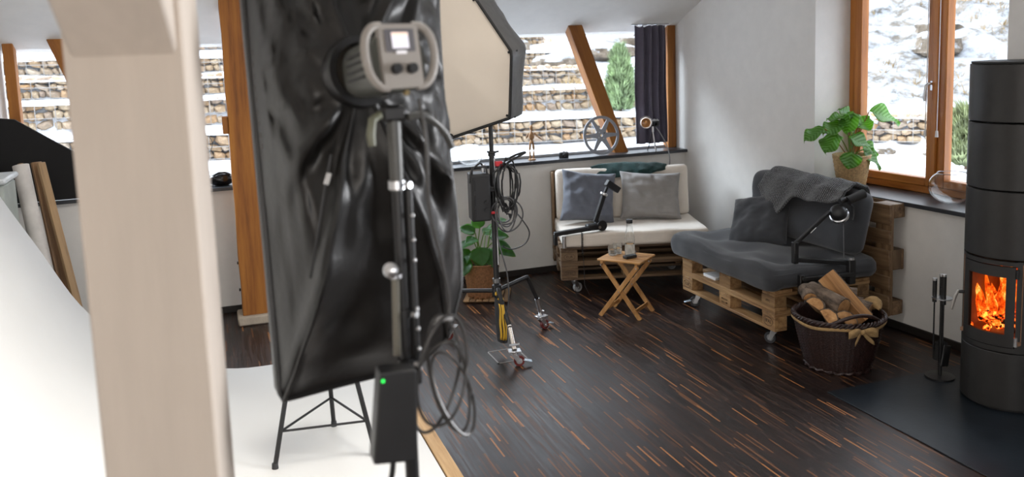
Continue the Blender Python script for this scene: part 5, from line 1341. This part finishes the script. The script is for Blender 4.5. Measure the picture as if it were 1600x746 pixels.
MB().tube(smoothpath([V(q)-KO for q in ((1.92, 5.60, 1.34), (2.0, 5.60, 1.375), (2.08, 5.60, 1.39), (1.98, 5.60, 1.345), (1.9, 5.6, 1.30))], 6), .008, 7).build('cable_end', CABLE, t)
MB().tube(smoothpath([V(q)-KO for q in ((1.95, 5.6, 1.02), (2.03, 5.6, .92), (2.085, 5.6, .82), (2.05, 5.6, .74), (1.95, 5.6, .71), (1.88, 5.6, .74))], 6), .005, 7).build('hanging_loop', CABLE, t)
MB().tube(smoothpath([V(q)-KO for q in ((1.84, 5.60, .98), (1.85, 5.59, .78), (1.90, 5.58, .55), (1.90, 5.57, .35), (1.86, 5.58, .2))], 6), .005, 7).build('dropping_cable', mat('grey_cable', (.06, .06, .062), .4), t)
RT = mat('red_tie', (.5, .02, .03), .5)
MB().box(V((1.875, 5.60, 1.325))-KO, (.05, .04, .035), ch=.005).build('red_tie', RT, t); MB().box(V((1.825, 5.60, .985))-KO, (.05, .03, .018), ch=.004).build('red_tie', RT, t)
# striped sandbag strap hanging on the front leg
t = thing('weight_bag', 'black and yellow striped weight bag hanging from the rolling stand leg', 'sandbag', (1.83, 5.52, .15)); GO = V((1.83, 5.52, .15))
YE = mat('signal_yellow', (.62, .36, .025), .6, var=.12)
def bag(u, v):
    a = 2*PI*v; z = .40-.30*u; wq = .034+.025*math.sin(PI*min(1, .15+u*.8)); th = .018+.014*u; return (1.805+.01*u+th*math.cos(a)-GO.x, 5.50-.02*u+wq*1.6*math.sin(a)-GO.y, z-GO.z)
MB().grid(bag, 14, 20, wrap_v=True).build('bag_body', mat('black_canvas', (.016, .016, .017), .8), t)
for k in range(3):
    m = MB()
    def st(u, v, k=k):
        uu = .08+.84*u; a = 2*PI*(.58+.085*k+.055*v+.012*math.sin(u*9+k)); p = V(bag(uu, a/(2*PI))); c = V(((1.805+.01*uu)-GO.x, 5.50-.02*uu-GO.y, p.z)); return p+(p-c).normalized()*.003
    m.grid(st, 12, 4).build('yellow_stripe', YE, t, solid=.002)
for k in range(4):
    f = .12+.13*k; p = V((1.826, 5.62, .44)).lerp(V((1.822, 5.42, .325)), f)
    MB().cyl(p-GO-V((0, .009, -.004)), p-GO+V((0, .009, -.004)), .021, seg=14).build('strap_band', YE if k % 2 else mat('black_canvas', (.016, .016, .017), .8), t)

# ================================================================== LEFT BACK CORNER
o = MB().prism([(-1.62, 1.075), (-1.62, 1.75), (-1.37, 1.715), (-.93, 1.40), (-.80, 1.33), (-.80, 1.075)], 0, .035, M=Matrix.Translation((0, 7.405, 0)) @ Matrix.Rotation(PI/2, 4, 'X')).build('black_flag', mat('black_felt', (.006, .006, .0065), .9), bevel=.006)
tag(o, 'large black slanted light-blocking panel on the sill at the far left', 'panel')
def roll(p0, p1, r, mt, label, capm):
    t = thing('backdrop_roll', label, 'paper roll', p0, 0, 'backdrop rolls leaning at the left')
    d = V(p1)-V(p0)
    MB().lathe([(r*.35, 0), (r, 0), (r, d.length), (r*.35, d.length)], 28, aim((0, 0, 0), d), closed=True).build('paper', mt, t, angle=30)
    MB().lathe([(r*.28, -.002), (r*.35, -.002), (r*.35, d.length+.012), (r*.28, d.length+.012)], 20, aim((0, 0, 0), d), closed=True).build('core', capm, t, angle=30)
CARD = mat('brown_card', (.30, .19, .10), .8)
roll((-1.10, 6.66, .035), (-1.295, 7.02, 1.40), .055, mat('pale_paper', (.58, .55, .52), .8), 'pale grey paper roll leaning in the left corner', CARD)
for k, (x0, x1, wd, col, lab) in enumerate(((-1.02, -1.205, .07, (.30, .17, .08), 'dark brown plank leaning beside the pale paper roll'), (-.93, -1.165, .055, (.46, .29, .14), 'light brown plank leaning outermost beside the paper roll'))):
    a = V((x0, 6.80-.07*k, .02)); c = V((x1, 7.08-.06*k, 1.41)); d = c-a
    o = MB().box((0, 0, 0), (wd, .03, d.length), ch=.003).build('leaning_plank', wood('plank_%d' % k, _mul(col, .75), col, 2)); o.matrix_world = Matrix.Translation((a+c)/2) @ d.to_track_quat('Z', 'Y').to_matrix().to_4x4(); tag(o, lab, 'plank', 'planks leaning at the left')
t = thing('storage_bin', 'grey-green storage bin with a pale lid behind the backdrop at the far left', 'bin', (-1.52, 6.62, 0))
MB().box((0, 0, .67), (.44, .40, 1.34), ch=.02).build('body', mat('bin_grey_green', (.33, .36, .33), .5), t)
MB().box((0, 0, 1.36), (.48, .44, .04), ch=.012).build('lid', mat('bin_lid', (.62, .66, .68), .4), t)
